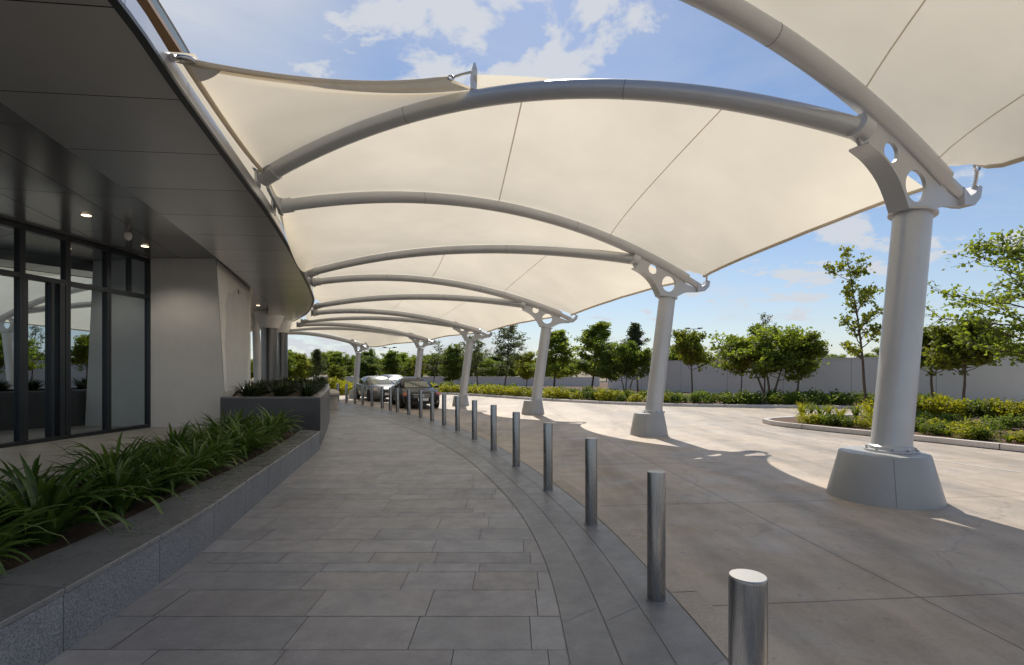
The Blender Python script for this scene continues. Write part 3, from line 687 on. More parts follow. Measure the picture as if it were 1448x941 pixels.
def straps():
    rng = random.Random(12)
    ms = [strap_mesh(20 + i, M['strap'], 135, .42, .88, .034, 1.4) for i in range(4)]
    L = resample(PI_, 400)
    spots = []
    y = 2.9
    i = 0
    while y < 12.3:
        p = at_y(L, y); spots.append((p.x - .36 + rng.uniform(-.08, .08), y + rng.uniform(-.1, .1), 'f')); y += 0.88
    y = 3.4
    while y < 12.4:
        p = at_y(L, y); spots.append((p.x - 1.08 + rng.uniform(-.1, .1), y + rng.uniform(-.1, .1), 'b')); y += 1.0
    nf = nb = 0
    for x, y, r in spots:
        o = bpy.data.objects.new('strap_leaf_plant', rng.choice(ms)); COL.objects.link(o)
        o.location = (x, y, .355); s = rng.uniform(.88, 1.18); o.scale = (s, s, s * rng.uniform(.9, 1.05)); o.rotation_euler = (0, 0, rng.uniform(0, 6.28))
        if r == 'f':
            lb = 'arching green strap leaved plant along the granite coping, %s from the camera' % ROWWORD[nf]; nf += 1
        else:
            lb = 'arching green strap leaved plant in the back row near the glass, %s from the camera' % ROWWORD[nb]; nb += 1
        tag(o, lb, 'plant', 'strap leaved plants in the low planter')
    md = [strap_mesh(60 + i, M['strap_dark'], 75, .3, .55, .028) for i in range(2)]
    e = resample(spline([(-5.3, 13.5), (-6.1, 16), (-7.3, 19.8), (-8.9, 24.4)], 8), 200)
    row = 0
    for off_, y0 in ((0, 13.5), (.75, 13.9), (1.5, 13.5)):
        y = y0
        while y < 23.5:
            p = at_y(e, y); x = p.x - off_
            if x > -7.25 - (y - 13.2) * .49 + .35:
                o = bpy.data.objects.new('strap_leaf_plant', rng.choice(md)); COL.objects.link(o); o.location = (x, y, 1.10)
                s = rng.uniform(.8, 1.15); o.scale = (s, s, s); o.rotation_euler = (0, 0, rng.uniform(0, 6.28))
                tag(o, 'dark strap leaved plant massed on top of the tall granite planter', 'plant', 'dark strap plants in the tall planter')
            y += 0.75
straps()

# ================================================================== CANOPY COLUMNS
CS = [  # plan x, y, scale
    (6.1, 0.4, 1.0), (5.5, 7.75, 1.0), (3.95, 15.1, .935), (.88, 22.0, .855), (-2.65, 27.0, .775), (-5.85, 31.3, .735), (-10.6, 35.2, .70)]
BRK = [(2.7, 4.3), (10.4, 12.0), (20.3, 21.9), (27.6, 29.2), (34.6, 36.2), (40.2, 41.6), (45.5, 47)]     # plan y of the two tube ends on each fascia bracket
BRZ = [(5.72, 5.72), (5.72, 5.62), (5.62, 5.52), (5.20, 5.02), (5.02, 4.95), (4.85, 4.75), (4.7, 4.7)]
FOUT = offset(FAS, 0.10)
def brk(i, k): p = at_y(FOUT, BRK[i][k]); return Vector((p.x, p.y, BRZ[i][k]))
DIRS = []
for i, (x, y, s) in enumerate(CS):
    if i == 0: DIRS.append(Vector((.97, .24))); continue
    b = brk(i - 1, 1); DIRS.append((Vector((x, y)) - b.xy).normalized())
def cw(i, u, y, z):     # column-local (u outboard, y across, z) -> world
    x0, y0, s = CS[i]; o = DIRS[i]; n = Vector((-o.y, o.x)); q = Vector((x0, y0)) + o * u * s + n * y * s; return Vector((q.x, q.y, z * s))
def col_meshes(wide):
    D = {}
    b = MB(); r0, r1 = (.73, .555) if wide else (.575, .44)
    b.lathe([(r0, -.01), (r0, .012), (r1 + .012, .655), (r1, .675), (r1 - .03, .68)], (0, 0, 0), 48); D['base'] = b.mesh('base', M['base'], 35)
    b = MB(); k = Vector((.50, 0, 3.58)).normalized(); bx = Vector((.16, 0, .68))
    b.tube([bx - k * .02, bx + k * .10, bx + k * .2, Vector((.66, 0, 4.25))], [.262, .262, .258, .252], 40); D['shaft'] = b.mesh('shaft', M['steel'], 35)
    b = MB(); q = k.to_track_quat('Z', 'Y').to_matrix()
    b.lathe([(.25, .0), (.345, .0), (.345, .028), (.29, .034), (.285, .075), (.25, .10)], bx + Vector((0.005, 0, .002)), 40); D['base_collar'] = b.mesh('base_collar', M['steel'], 30)
    b = MB(); b.lathe([(.24, -.02), (.315, -.02), (.315, .02), (.24, .02)], (.66, 0, 4.26), 40, q); D['top_ring'] = b.mesh('top_ring', M['steel'], 30)
    b = MB(); bw = (.745 if wide else .588)
    for a in (-2.35,):
        c, sn = math.cos(a), math.sin(a); b.tube([((r0 + .001) * c, (r0 + .001) * sn, .02), ((r1 + .012) * c, (r1 + .012) * sn, .655)], .004, 6)
    D['base_seam'] = b.mesh('base_seam', M['steel_dark'])
    b = MB()
    for k2 in range(10):
        a = 2 * PI * k2 / 10; b.lathe([(.017, .0), (.017, .022), (.008, .03)], (bx.x + .005 + .318 * math.cos(a), .318 * math.sin(a), .705), 8)
    D['bolts'] = b.mesh('bolts', M['steel_dark'], 30)
    # node plate with two round holes
    outer = [(-.40, 5.66), (.30, 5.30), (.85, 5.0), (1.36, 4.72), (1.82, 4.56), (1.80, 4.48), (1.60, 4.47), (1.40, 4.46), (1.22, 4.41), (1.08, 4.34), (.98, 4.285), (.36, 4.285), (.27, 4.48), (.13, 4.70), (-.04, 4.87), (-.26, 5.02), (-.50, 5.12), (-.56, 5.20), (-.50, 5.46)]
    def circ(c, r, n=28): return [(c[0] + r * math.cos(2 * PI * i / n), c[1] + r * math.sin(2 * PI * i / n)) for i in range(n)]
    loops = [outer, circ((.13, 5.12), .155), circ((.70, 4.69), .245)]
    bm = bmesh.new(); es = []; th = .028
    for lp in loops:
        vs = [bm.verts.new((x, -th, z)) for x, z in lp]; es += [bm.edges.new((vs[i], vs[(i + 1) % len(vs)])) for i in range(len(vs))]
    fc = [g for g in bmesh.ops.triangle_fill(bm, edges=es, use_beauty=True)['geom'] if isinstance(g, bmesh.types.BMFace)]
    ex = bmesh.ops.extrude_face_region(bm, geom=fc)
    bmesh.ops.translate(bm, vec=(0, 2 * th, 0), verts=[g for g in ex['geom'] if isinstance(g, bmesh.types.BMVert)])
    bmesh.ops.recalc_face_normals(bm, faces=bm.faces)
    me = bpy.data.meshes.new('node_plate'); bm.to_mesh(me); bm.free(); me.materials.append(M['steel'])
    a = me.attributes.new('tone', 'FLOAT', 'FACE'); D['node_plate'] = me
    # curved flange welded along the inner and outer concave edges
    b = MB()
    arc = spline([(.365, 4.29), (.27, 4.48), (.13, 4.70), (-.04, 4.87), (-.26, 5.02), (-.52, 5.13)], 5)
    rows = []
    for i, p in enumerate(arc):
        t = (arc[min(i + 1, len(arc) - 1)] - arc[max(i - 1, 0)]).normalized(); n = Vector((-t.y, t.x)) * .016
        if n.x > 0: n = -n
        rows.append([(p.x, -.15, p.y), (p.x, .15, p.y), (p.x + n.x * 2, .15, p.y + n.y * 2), (p.x + n.x * 2, -.15, p.y + n.y * 2)])
    n0 = b.grid(rows, True); b.face((n0, n0 + 1, n0 + 2, n0 + 3)); m0 = n0 + 4 * (len(rows) - 1); b.face((m0, m0 + 1, m0 + 2, m0 + 3))
    D['flange'] = b.mesh('flange', M['steel'], 30)
    # saddle under arch tube B, and outboard anchor hook
    b = MB(); ang = Vector((-.9, 0, .32)).normalized()
    D_b = Vector((-.44, 0, 5.36)); b.tube([D_b - ang * .05, D_b + ang * .16], .170, 24); D['sleeve'] = b.mesh('sleeve', M['steel'], 35)
    b = MB(); d1 = Vector((1.36, 0, 4.90)); d2 = Vector((1.86, 0, 4.66)); b.tube([d1 - (d2 - d1) * .1, d2], .105, 24)
    D['spigot'] = b.mesh('spigot', M['steel'], 35)
    b = MB(); hk = [(1.74, 4.50), (2.00, 4.52), (2.16, 4.66), (2.20, 4.84), (2.12, 4.86), (2.02, 4.72), (1.90, 4.66), (1.72, 4.78)]
    vs = [(x, -.11, z) for x, z in hk]; k2 = len(vs); n0 = b.add(vs + [(x, .11, z) for x, z in hk])
    b.face(range(n0, n0 + k2)); b.face(range(n0 + 2 * k2 - 1, n0 + k2 - 1, -1))
    for i in range(k2): j = (i + 1) % k2; b.face((n0 + i, n0 + j, n0 + k2 + j, n0 + k2 + i))
    D['anchor_hook'] = b.mesh('anchor_hook', M['steel'])
    b = MB(); b.tube([(2.12, -.02, 4.80), (2.08, -.08, 4.95), (2.03, -.12, 5.08)], .028, 10); b.tube([(2.03 + .07 * math.cos(a), -.12, 5.13 + .06 * math.sin(a)) for a in [2 * PI * i / 14 for i in range(15)]], .02, 8)
    b.tube([(1.95, .10, 4.72), (1.70, .20, 4.78), (1.50, .27, 4.83)], .024, 10)
    D['shackle'] = b.mesh('shackle', M['chrome'], 40)
    return D
def columns():
    W_, N_ = col_meshes(True), col_meshes(False)
    labs = [None, 'nearest grey leaning canopy column on a very broad conical foot at the right',
            'second nearest grey canopy column, foot on the shadow edge, before the grey boundary wall',
            'third canopy column from the camera, beside the yellow hedge and mid trees',
            'fourth canopy column, standing just right of the dark sedan',
            'fifth canopy column, rising behind the dark sedan roof',
            'sixth canopy column, small and far, left of the silver car']
    for i in range(1, 7):
        x, y, s = CS[i]
        t = thing('canopy_column', labs[i], 'column', (x, y, 0), math.atan2(DIRS[i].y, DIRS[i].x), 'canopy columns along the drive'); t.scale = (s, s, s)
        for nm, me in (W_ if i == 1 else N_).items():
            o = bpy.data.objects.new(nm, me); COL.objects.link(o); o.parent = t
            if nm == 'bolts': o['kind'] = 'stuff'
columns()

# ================================================================== ARCH TUBES AND FABRIC
def arc3(a, b, h, n=40): return [a.lerp(b, t / n) + Vector((0, 0, 4 * h * (t / n) * (1 - t / n))) for t in range(n + 1)]
HA = {1: 1.35, 2: 1.02, 3: .72, 4: .47, 5: .36, 6: .30}
HB = {0: 1.2, 1: 1.10, 2: .58, 3: .42, 4: .32, 5: .30}
ARCH_A = {i: arc3(brk(i - 1, 1), cw(i, 1.38, 0, 4.90), HA[i]) for i in range(1, 7)}
ARCH_B = {i: arc3(brk(i, 0), cw(i, -.44, 0, 5.36), HB[i]) for i in range(0, 6)}
def arches():
    an = {1: 'large grey arch tube sweeping out of the top of the photo to the nearest column', 2: 'grey arch tube from the second fascia bracket to outer tip of second column', 3: 'grey arch tube ending at the outer tip of the third column',
          4: 'grey arch tube ending at the outer tip of the fourth column', 5: 'thin far arch tube ending at the outer tip of the fifth column', 6: 'farthest arch tube, ending at the outer tip of the sixth column'}
    bn = {1: 'grey arch tube with small spar, spanning sky gap to inner side of nearest column', 2: 'flat grey arch tube meeting the inner side of the second column', 3: 'flat grey arch tube meeting the inner side of the third column',
          4: 'thin arch tube meeting the inner side of the fourth column', 5: 'thin far arch tube meeting the inner side of the fifth column'}
    for D, names in ((ARCH_A, an), (ARCH_B, bn)):
        for i, pts in D.items():
            if i == 0: continue
            t = thing('arch_tube', names[i], 'arch', tuple(pts[0]), 0, 'canopy arch tubes')
            s = .93 if i > 1 else 1
            b = MB(); b.tube(pts, .15 * s, 20); b.build('tube', M['steel'], t, 50)
            b = MB(); u = (pts[1] - pts[0]).normalized(); b.tube([pts[0] - u * .05, pts[0] + u * .30], .178 * s, 20); b.build('end_sleeve', M['steel'], t, 40)
            for f in (12, 27):
                b = MB(); v = (pts[f + 1] - pts[f]).normalized(); b.tube([pts[f] - v * .006, pts[f] + v * .006], .153 * s, 20)
                b.build('weld_joint', M['steel_dark'], t, 40)
    # bracket shells on the fascia between the two tubes of each bay
    bl = {0: 'fascia bracket nearest the camera at the top left', 1: 'curved grey steel bracket joining two arch tubes to the silver fascia', 2: 'grey fascia bracket where the third pair of arch tubes lands', 3: 'far fascia bracket near the curved end of soffit', 4: 'tiny far fascia bracket beyond the soffit bulge', 5: 'farthest fascia bracket behind the curved soffit'}
    for i in range(0, 6):
        a, c = brk(i, 0), brk(i, 1); t = thing('fascia_bracket', bl[i], 'bracket', tuple(a), 0, 'fascia brackets')
        u = (c - a); mid = (a + c) / 2; n = Vector((u.y, -u.x, 0)).normalized(); L = u.length; u.normalize()
        b = MB(); rows = []
        for k in range(13):
            f = k / 12; e = 2 * abs(f - .5); w = .05 + .15 * e ** 2; p = a.lerp(c, f) - n * .02 + n * (.09 * e ** 2)
            rows.append([p + n * .03 + Vector((0, 0, w)), p - n * .03 + Vector((0, 0, w)), p - n * .03 - Vector((0, 0, w)), p + n * .03 - Vector((0, 0, w))])
        n0 = b.grid(rows, True); b.face((n0, n0 + 1, n0 + 2, n0 + 3)); b.build('web', M['steel'], t, 40)
        for q in (a, c):
            b = MB(); b.box(tuple(q - n * .11), (.36, .05, .36), Matrix.Rotation(math.atan2(u.y, u.x), 3, 'Z')); b.build('mounting_plate', M['steel'], t, bevel=.008)
    # spar on arch B with shackle
    pts = ARCH_B[1]; q = pts[17]; t = thing('sail_spar', 'short pale steel spar standing on the arch tube, holding the triangular sail corner', 'spar', tuple(q))
    v = (pts[18] - pts[17]).normalized(); sd = Vector((0, -1, 0.0))
    b = MB(); top = q + Vector((.02, -.05, .56))
    w = .05
    rows = [[q + Vector((-w, -.03, .10)), q + Vector((w, -.03, .10)), q + Vector((w, .03, .10)), q + Vector((-w, .03, .10))],
            [q + Vector((-w * 1.2, -.05, .35)), q + Vector((w * 1.3, -.05, .35)), q + Vector((w * 1.3, .02, .35)), q + Vector((-w * 1.2, .02, .35))],
            [top + Vector((-w, -.03, -.08)), top + Vector((w, -.03, -.08)), top + Vector((w, .03, -.08)), top + Vector((-w, .03, -.08))],
            [top + Vector((-w * .3, -.03, .04)), top + Vector((w * .3, -.03, .04)), top + Vector((w * .3, .03, .04)), top + Vector((-w * .3, .03, .04))]]
    n0 = b.grid(rows, True); b.face((n0, n0 + 1, n0 + 2, n0 + 3)); b.face((n0 + 12, n0 + 13, n0 + 14, n0 + 15)); b.build('plate', M['spar'], t)
    b = MB(); e = top + Vector((-.06, -.02, -.12)); b.tube([e, e + Vector((-.16, -.02, -.05)), e + Vector((-.34, 0, -.10))], .022, 8)
    b.tube([e + Vector((-.36, 0, -.1)) + Vector((.06 * math.cos(x), .03 * math.sin(x), .05 * math.sin(x))) for x in [2 * PI * k / 12 for k in range(13)]], .018, 8)
    b.build('shackle', M['chrome'], t, 40)
    return q, e + Vector((-.36, 0, -.1))
SPAR, SPAR_C = arches()

UP = Vector((0, 0, .165))
def membrane():
    can = thing('fabric_canopy', 'cream tensile fabric canopy stretched over grey arch tubes above the drive', 'canopy', (0, 14, 5))
    NU, NV = 34, 16
    def outer_panel(i):     # between B-arch of column i and A-arch of column i+1
        near = [p + UP for p in ARCH_B[i]] + [cw(i, .45, .26, 5.16), cw(i, 1.45, .30, 4.86)]
        far = [p + UP for p in ARCH_A[i + 1]] + [cw(i + 1, 2.0, -.14, 5.18)]
        A, B = resample(near, NU), resample(far, NU); rows = []
        for k in range(NU + 1):
            r = []
            for j in range(NV + 1):
                v = j / NV; u = k / NU * (1 - .105 * 4 * v * (1 - v) * (k / NU) ** 3)
                x = u * NU; a = int(min(x, NU - 1)); f = x - a
                p = A[a].lerp(A[a + 1], f).lerp(B[a].lerp(B[a + 1], f), v)
                w = (A[a] - B[a]).length; p.z -= .055 * w * 4 * v * (1 - v) * (1 - .75 * u ** 2); p.z -= .082 * w * 4 * v * (1 - v) * (k / NU) ** 5; r.append(p)
            rows.append(r)
        return rows
    def inner_panel(i):     # between A- and B-arch of column i, wide end on the fascia
        A = resample([p + UP for p in ARCH_A[i]], NU); B = resample([p + UP for p in ARCH_B[i]], NU); rows = []
        for k in range(NU + 1):
            r = []
            for j in range(NV + 1):
                v = j / NV; u = k / NU; p = A[k].lerp(B[k], v)
                if k == 0:
                    q = at_y(offset(FAS, .02), p.y); p.x = q.x; p.z = 5.56 + .2 * (2 * v - 1) ** 2
                w = (A[k] - B[k]).length; p.z -= .05 * w * 4 * v * (1 - v); r.append(p)
            rows.append(r)
        return rows
    outs = {}
    for i in range(0, 6):
        rows = outer_panel(i); outs[i] = rows; b = MB(); b.grid(rows); b.build('membrane', M['fabric'], can, True, recalc=False)
        # hem cable pocket along the free edge
        b = MB(); b.tube([p + Vector((0, 0, -.012)) for p in rows[-1]], .034, 8); b.build('edge_hem', M['seam'], can, True)
        b = MB()
        sv = [(.43, .445), (.70, .725)] if i else [(.62, .78), (.86, .93)]
        for va, vb in sv:     # welded seams running across the panel
            pts = []
            for j in range(NV + 1):
                f = (va + (vb - va) * j / NV) * NU; k = min(int(f), NU - 1); f -= k
                pts.append(rows[k][j].lerp(rows[k + 1][j], f) + Vector((0, 0, -.008)))
            ww = .013; b.grid([[p - Vector((ww, 0, 0)), p + Vector((ww, 0, 0))] for p in pts])
        b.build('seam', M['seam'], can, recalc=False)
    for i in range(2, 6):
        b = MB(); b.grid(inner_panel(i)); b.build('membrane', M['fabric'], can, True, recalc=False)
    b = MB(); ap = [p for p in FAS if 6.4 < p.y < 46]; a1 = offset(ap, .13); a2 = offset(ap, -.9)
    b.grid([[(p.x, p.y, 5.80), (q.x, q.y, 5.74)] for p, q in zip(a1, a2)]); b.build('apron', M['fabric'], can, True, recalc=False)
    # triangular sail closing the first bay: fascia corner, spar, bracket
    sail = thing('triangular_sail', 'cream triangular sail between the fascia corner, the spar and the first arch tube', 'sail', (-4, 8, 5.7))
    c0 = P(262, 86, 6.2); sp = SPAR_C + Vector((-.05, 0, 0)); NB = 24
    arcB = resample([p + UP for p in ARCH_B[1][:19]], NB)          # bracket -> spar foot
    fas = [Vector((at_y(offset(FAS, .10), arcB[0].y + (c0.y - arcB[0].y) * k / NB).x + (.03 * math.sin(PI * k / NB)), arcB[0].y + (c0.y - arcB[0].y) * k / NB, 5.80 + (c0.z - 5.80) * k / NB - .10 * math.sin(PI * k / NB))) for k in range(NB + 1)]
    rows = []
    for k in range(NB + 1):      # k: bracket corner -> free edge
        a, b_ = fas[k], arcB[k] if k < NB else sp
        if k >= NB - 1: b_ = arcB[NB - 1].lerp(sp, (k - NB + 1) / 1)
        r = []
        for j in range(NV + 1):
            v = j / NV; p = a.lerp(b_, v); s = 4 * v * (1 - v); u = k / NB
            p.z -= .10 * s * u ** 1.2; p.y += .12 * s * u ** 4; r.append(p)
        rows.append(r)
    b = MB(); b.grid(rows); b.build('membrane', M['fabric'], sail, True, recalc=False)
    b = MB(); b.tube(rows[-1], .036, 8); b.build('edge_hem', M['seam'], sail, True)
    b = MB(); b.grid([[p + Vector((0, 0, -.008)) for p in r] for r in (rows[-1], [a.lerp(c, .8) for a, c in zip(rows[-1], rows[-2])])]); b.build('border_band', M['hem'], sail, True, recalc=False)
    b = MB(); b.tube([r[0] for r in rows], .04, 8); b.build('fascia_hem', M['seam'], sail, True)
    # membrane corner plate at the fascia
    b = MB(); u1 = (rows[-1][1] - c0).normalized(); u2 = (rows[-4][0] - c0).normalized()
    fan = [c0] + [c0 + (u1.lerp(u2, t / 8)).normalized() * .42 + Vector((0, 0, -.03)) for t in range(9)]
    n0 = b.add(fan)
    for t in range(1, 9): b.face((n0, n0 + t, n0 + t + 1))
    b.build('corner_plate', M['whitewall'], sail)
    # ring and link to fascia
    lk = thing('sail_shackle', 'shiny steel ring and link tying the sail corner to the silver fascia', 'shackle', tuple(c0))
    b = MB(); fp = at_y(FAS, 6.0); fp = Vector((fp.x, fp.y, 5.47))
    b.tube([c0 + Vector((.10 * math.cos(x), .10 * math.sin(x) - .02, .03 * math.sin(x))) for x in [2 * PI * k / 18 for k in range(19)]], .03, 10); b.build('ring', M['chrome'], lk, 40)
    b = MB(); b.tube([c0 + Vector((-.06, -.06, 0)), fp + Vector((.03, 0, 0))], .042, 12); b.build('link', M['chrome'], lk, 40)
    # short flap of fabric right of the spar
    A = resample([p + UP * .9 for p in ARCH_B[1][17:25]], 12); b = MB(); rr = []
    for k, p in enumerate(A): h = .24 * (1 - k / 12) ** 1.2; rr.append([p, p + Vector((0, -.1 * h, h * .5)), p + Vector((0, -.35 * h, h))])
    b.grid(rr); b.build('flap', M['fabric'], sail, True, recalc=False)
membrane()

# ================================================================== BOLLARDS
def bollards():
    def one(t):
        b = MB(); b.lathe([(.074, .010), (.074, 1.045), (.0725, 1.052)], (0, 0, 0), 40); b.build('post', M['brushed'], t, 40, False)
        b = MB(); b.lathe([(.072, 1.049), (.0725, 1.056), (.070, 1.060)], (0, 0, 0), 40); b.build('cap', M['brushed_top'], t, 30, False)
        b = MB(); b.lathe([(.075, .008), (.084, .008), (.082, .016), (.075, .018)], (0, 0, 0), 40); b.build('ground_ring', M['steel_dark'], t, 30, False)
    pr = None
    for i, p in enumerate(BOL):
        if pr is None:
            o = pr = thing('bollard', '', 'bollard', (p.x, p.y, 0)); one(pr)
        else: o = copy_tree(pr); o.location = (p.x, p.y, 0)
        o.rotation_euler = (0, 0, i * 1.7)
        if i == 0: lb = 'nearest brushed steel bollard, cut off by the bottom edge of the photo'
        elif i == 19: lb = 'farthest brushed steel bollard, leftmost of the row by the stone bench'
        else: lb = 'brushed steel bollard, %s in the row counted from the camera' % ROWWORD[i]
        o['label'] = lb; o['group'] = 'steel bollards along the walkway edge'
bollards()

# ================================================================== CARS
def car(label, paint, lamp, loc, rz, glass):
    t = thing('parked_car', label, 'car', loc, rz, 'cars waiting under the canopy')
    st = [(-2.45, .66, .46, .80, .76), (-2.40, .80, .34, .98, .90), (-2.1, .88, .24, 1.03, .94), (-1.5, .92, .2, 1.02, .95), (-.6, .925, .19, .98, .94), (.4, .925, .19, .97, .93), (1.0, .925, .19, .97, .91), (1.5, .915, .2, .93, .87), (2.0, .88, .21, .86, .78), (2.28, .82, .24, .79, .70), (2.40, .74, .30, .70, .62), (2.44, .64, .36, .60, .55)]
    rows = []
    for x, w, zb, zt, zs in st:
        half = [(w * .86, zb), (w * .97, zb + .10), (w, (zb * .45 + zs * .55)), (w * .985, zs - .05), (w * .93, zs + (zt - zs) * .35), (w * .70, zt - (zt - zs) * .12), (w * .35, zt)]
        rows.append([(x, y, z) for y, z in half] + [(x, -y, z) for y, z in reversed(half)])
    b = MB(); n0 = b.grid(rows, True); k = len(rows[0]); b.face(range(n0, n0 + k)); m0 = n0 + k * (len(rows) - 1); b.face(range(m0 + k - 1, m0 - 1, -1))
    b.build('body', paint, t, 45, False)
    # cabin
    lo = [(1.05, .66), (.75, .80), (-.3, .82), (-1.35, .78), (-1.85, .66)]; hi = [(.20, .54), (.05, .60), (-.45, .62), (-.95, .60), (-1.15, .52)]
    zl, zh = .95, 1.40
    def loop(L, z): return [(x, y, z) for x, y in L] + [(x, -y, z) for x, y in reversed(L)]
    b = MB(); mid = [(l[0] * .5 + h[0] * .5 + (.03 if l[0] > 0 else -.03), l[1] * .5 + h[1] * .5 + .025) for l, h in zip(lo, hi)]
    top = [(h[0] * .6 - .2, h[1] * .6) for h in hi]
    n0 = b.grid([loop(lo, zl - .06), loop(lo, zl), loop(mid, 1.19), loop(hi, zh), loop(top, zh + .05)], True); b.face(range(n0 + 40, n0 + 50)); b.build('roof', paint, t, 50, False)
    def pane(nm, a, c, e, f, m, out):
        b = MB(); o = Vector(out) * .012; q = [Vector(p) for p in (a, c, e, f)]; ctr = sum(q, Vector()) / 4
        q = [ctr + (p - ctr) * .90 + o for p in q]; rr = [[q[0], q[1]], [(q[0] + q[3]) / 2 + Vector(out) * .03, (q[1] + q[2]) / 2 + Vector(out) * .03], [q[3], q[2]]]
        b.grid(rr); return b.build(nm, m, t, True, False)
    pane('windscreen', (1.06, -.70, zl), (1.06, .70, zl), (.17, .57, zh - .01), (.17, -.57, zh - .01), glass, (.5, 0, .85))
    pane('rear_window', (-1.86, .66, zl), (-1.86, -.66, zl), (-1.12, -.54, zh), (-1.12, .54, zh), M['car_glass'], (-.5, 0, .85))
    for s in (1, -1):
        pane('side_window', (.78, .82 * s, zl + .02), (-.32, .835 * s, zl + .02), (-.40, .645 * s, zh - .03), (.06, .625 * s, zh - .03), M['car_glass'], (0, s * 1.0, .35))
        pane('side_window', (-.34, .835 * s, zl + .02), (-1.45, .79 * s, zl + .03), (-1.0, .62 * s, zh - .03), (-.42, .645 * s, zh - .03), M['car_glass'], (0, s * 1.0, .35))
        b = MB(); b.box((.82, s * 1.0, 1.0), (.10, .20, .13)); b.tube([(.85, s * .86, .96), (.83, s * .93, .98)], .025, 8); b.build('mirror', M['black'] if paint is M['car_dark'] else paint, t, False, False, bevel=.03)
        b = MB(); vs = [(2.20, .60 * s, .775), (2.06, .885 * s, .75), (2.20, .865 * s, .60), (2.395, .60 * s, .60)]; o = Vector((.04, s * .02, .02)); ctr = sum((Vector(v) for v in vs), Vector()) / 4 + Vector((.05, .015 * s, .03))
        n0 = b.add([Vector(v) + o for v in vs] + [ctr + o]); 
        for i in range(4): b.face((n0 + i, n0 + (i + 1) % 4, n0 + 4))
        b.build('headlight', lamp, t, True, False)
        b = MB(); b.box((2.36, s * .62, .36), (.06, .22, .09)); b.build('fog_light', M['alloy'], t, False, False, bevel=.02)
        b = MB(); b.box((-.32, s * .928, .66), (.016, .012, .5)); b.box((.72, s * .928, .62), (.012, .010, .5)); b.box((-.10, s * .932, .80), (.2, .022, .03)); b.build('door', M['black'], t, False, False)
        for x in (1.42, -1.42):
            b = MB(); q = Matrix.Rotation(R(90), 3, 'X'); b.lathe([(.385, -.006), (.385, .006)], (x, s * .918, .34), 28, q); b.build('wheel_arch', M['black'], t, False, False)
            w = bpy.data.objects.new('wheel', None); COL.objects.link(w); w.parent = t; w.location = (x, s * .84, .325)
            b = MB(); b.lathe([(.23, -.11), (.30, -.11), (.325, -.08), (.325, .08), (.30, .11), (.23, .11)], (0, 0, 0), 32, q); b.build('tyre', M['rubber'], w, 40, False)
            b = MB(); b.lathe([(.228, -.095), (.228, .095)], (0, 0, 0), 28, q)
            for k in range(5): a = 2 * PI * k / 5; b.box((.13 * math.cos(a), s * .10, .13 * math.sin(a)), (.05, .012, .17), Matrix.Rotation(PI / 2 - a, 3, 'Y'))
            b.build('rim', M['alloy'], w, 40, False)
    b = MB(); b.box((2.43, 0, .605), (.05, 1.0, .17)); b.build('grille', M['black'], t, False, False, bevel=.02)
    b = MB()
    for z in (.56, .60, .64): b.box((2.46, 0, z), (.02, .92, .014))
    b.tube([(2.462, -.50, .695), (2.475, 0, .70), (2.462, .50, .695)], .012, 6); b.lathe([(.06, -.01), (.06, .01)], (2.475, 0, .625), 20, Matrix.Rotation(R(90), 3, 'Y')); b.build('grille_trim', M['alloy'], t, False, False)
    b = MB(); b.box((2.44, 0, .31), (.05, 1.1, .10)); b.build('lower_intake', M['black'], t, False, False, bevel=.02)
    b = MB(); b.box((2.475, 0, .455), (.015, .50, .13)); b.build('licence_plate', M['plate'], t, False, False, bevel=.004)
    return t
car('dark sedan with glossy black bonnet and white front plate, beside the bollards', M['car_dark'], M['lamp_amber'], (-5.05, 26.9, .005), math.atan2(-.94, .36), M['car_glass_pale'])
car('silver sedan waiting behind the dark sedan under the canopy', M['car_silver'], M['lamp_clear'], (-8.35, 32.4, .005), math.atan2(-.86, .50), M['car_glass_pale'])
car('pale blue car almost hidden between the two sedans', M['car_blue'], M['lamp_clear'], (-9.3, 41.0, .005), math.atan2(-.8, .6), M['car_glass'])

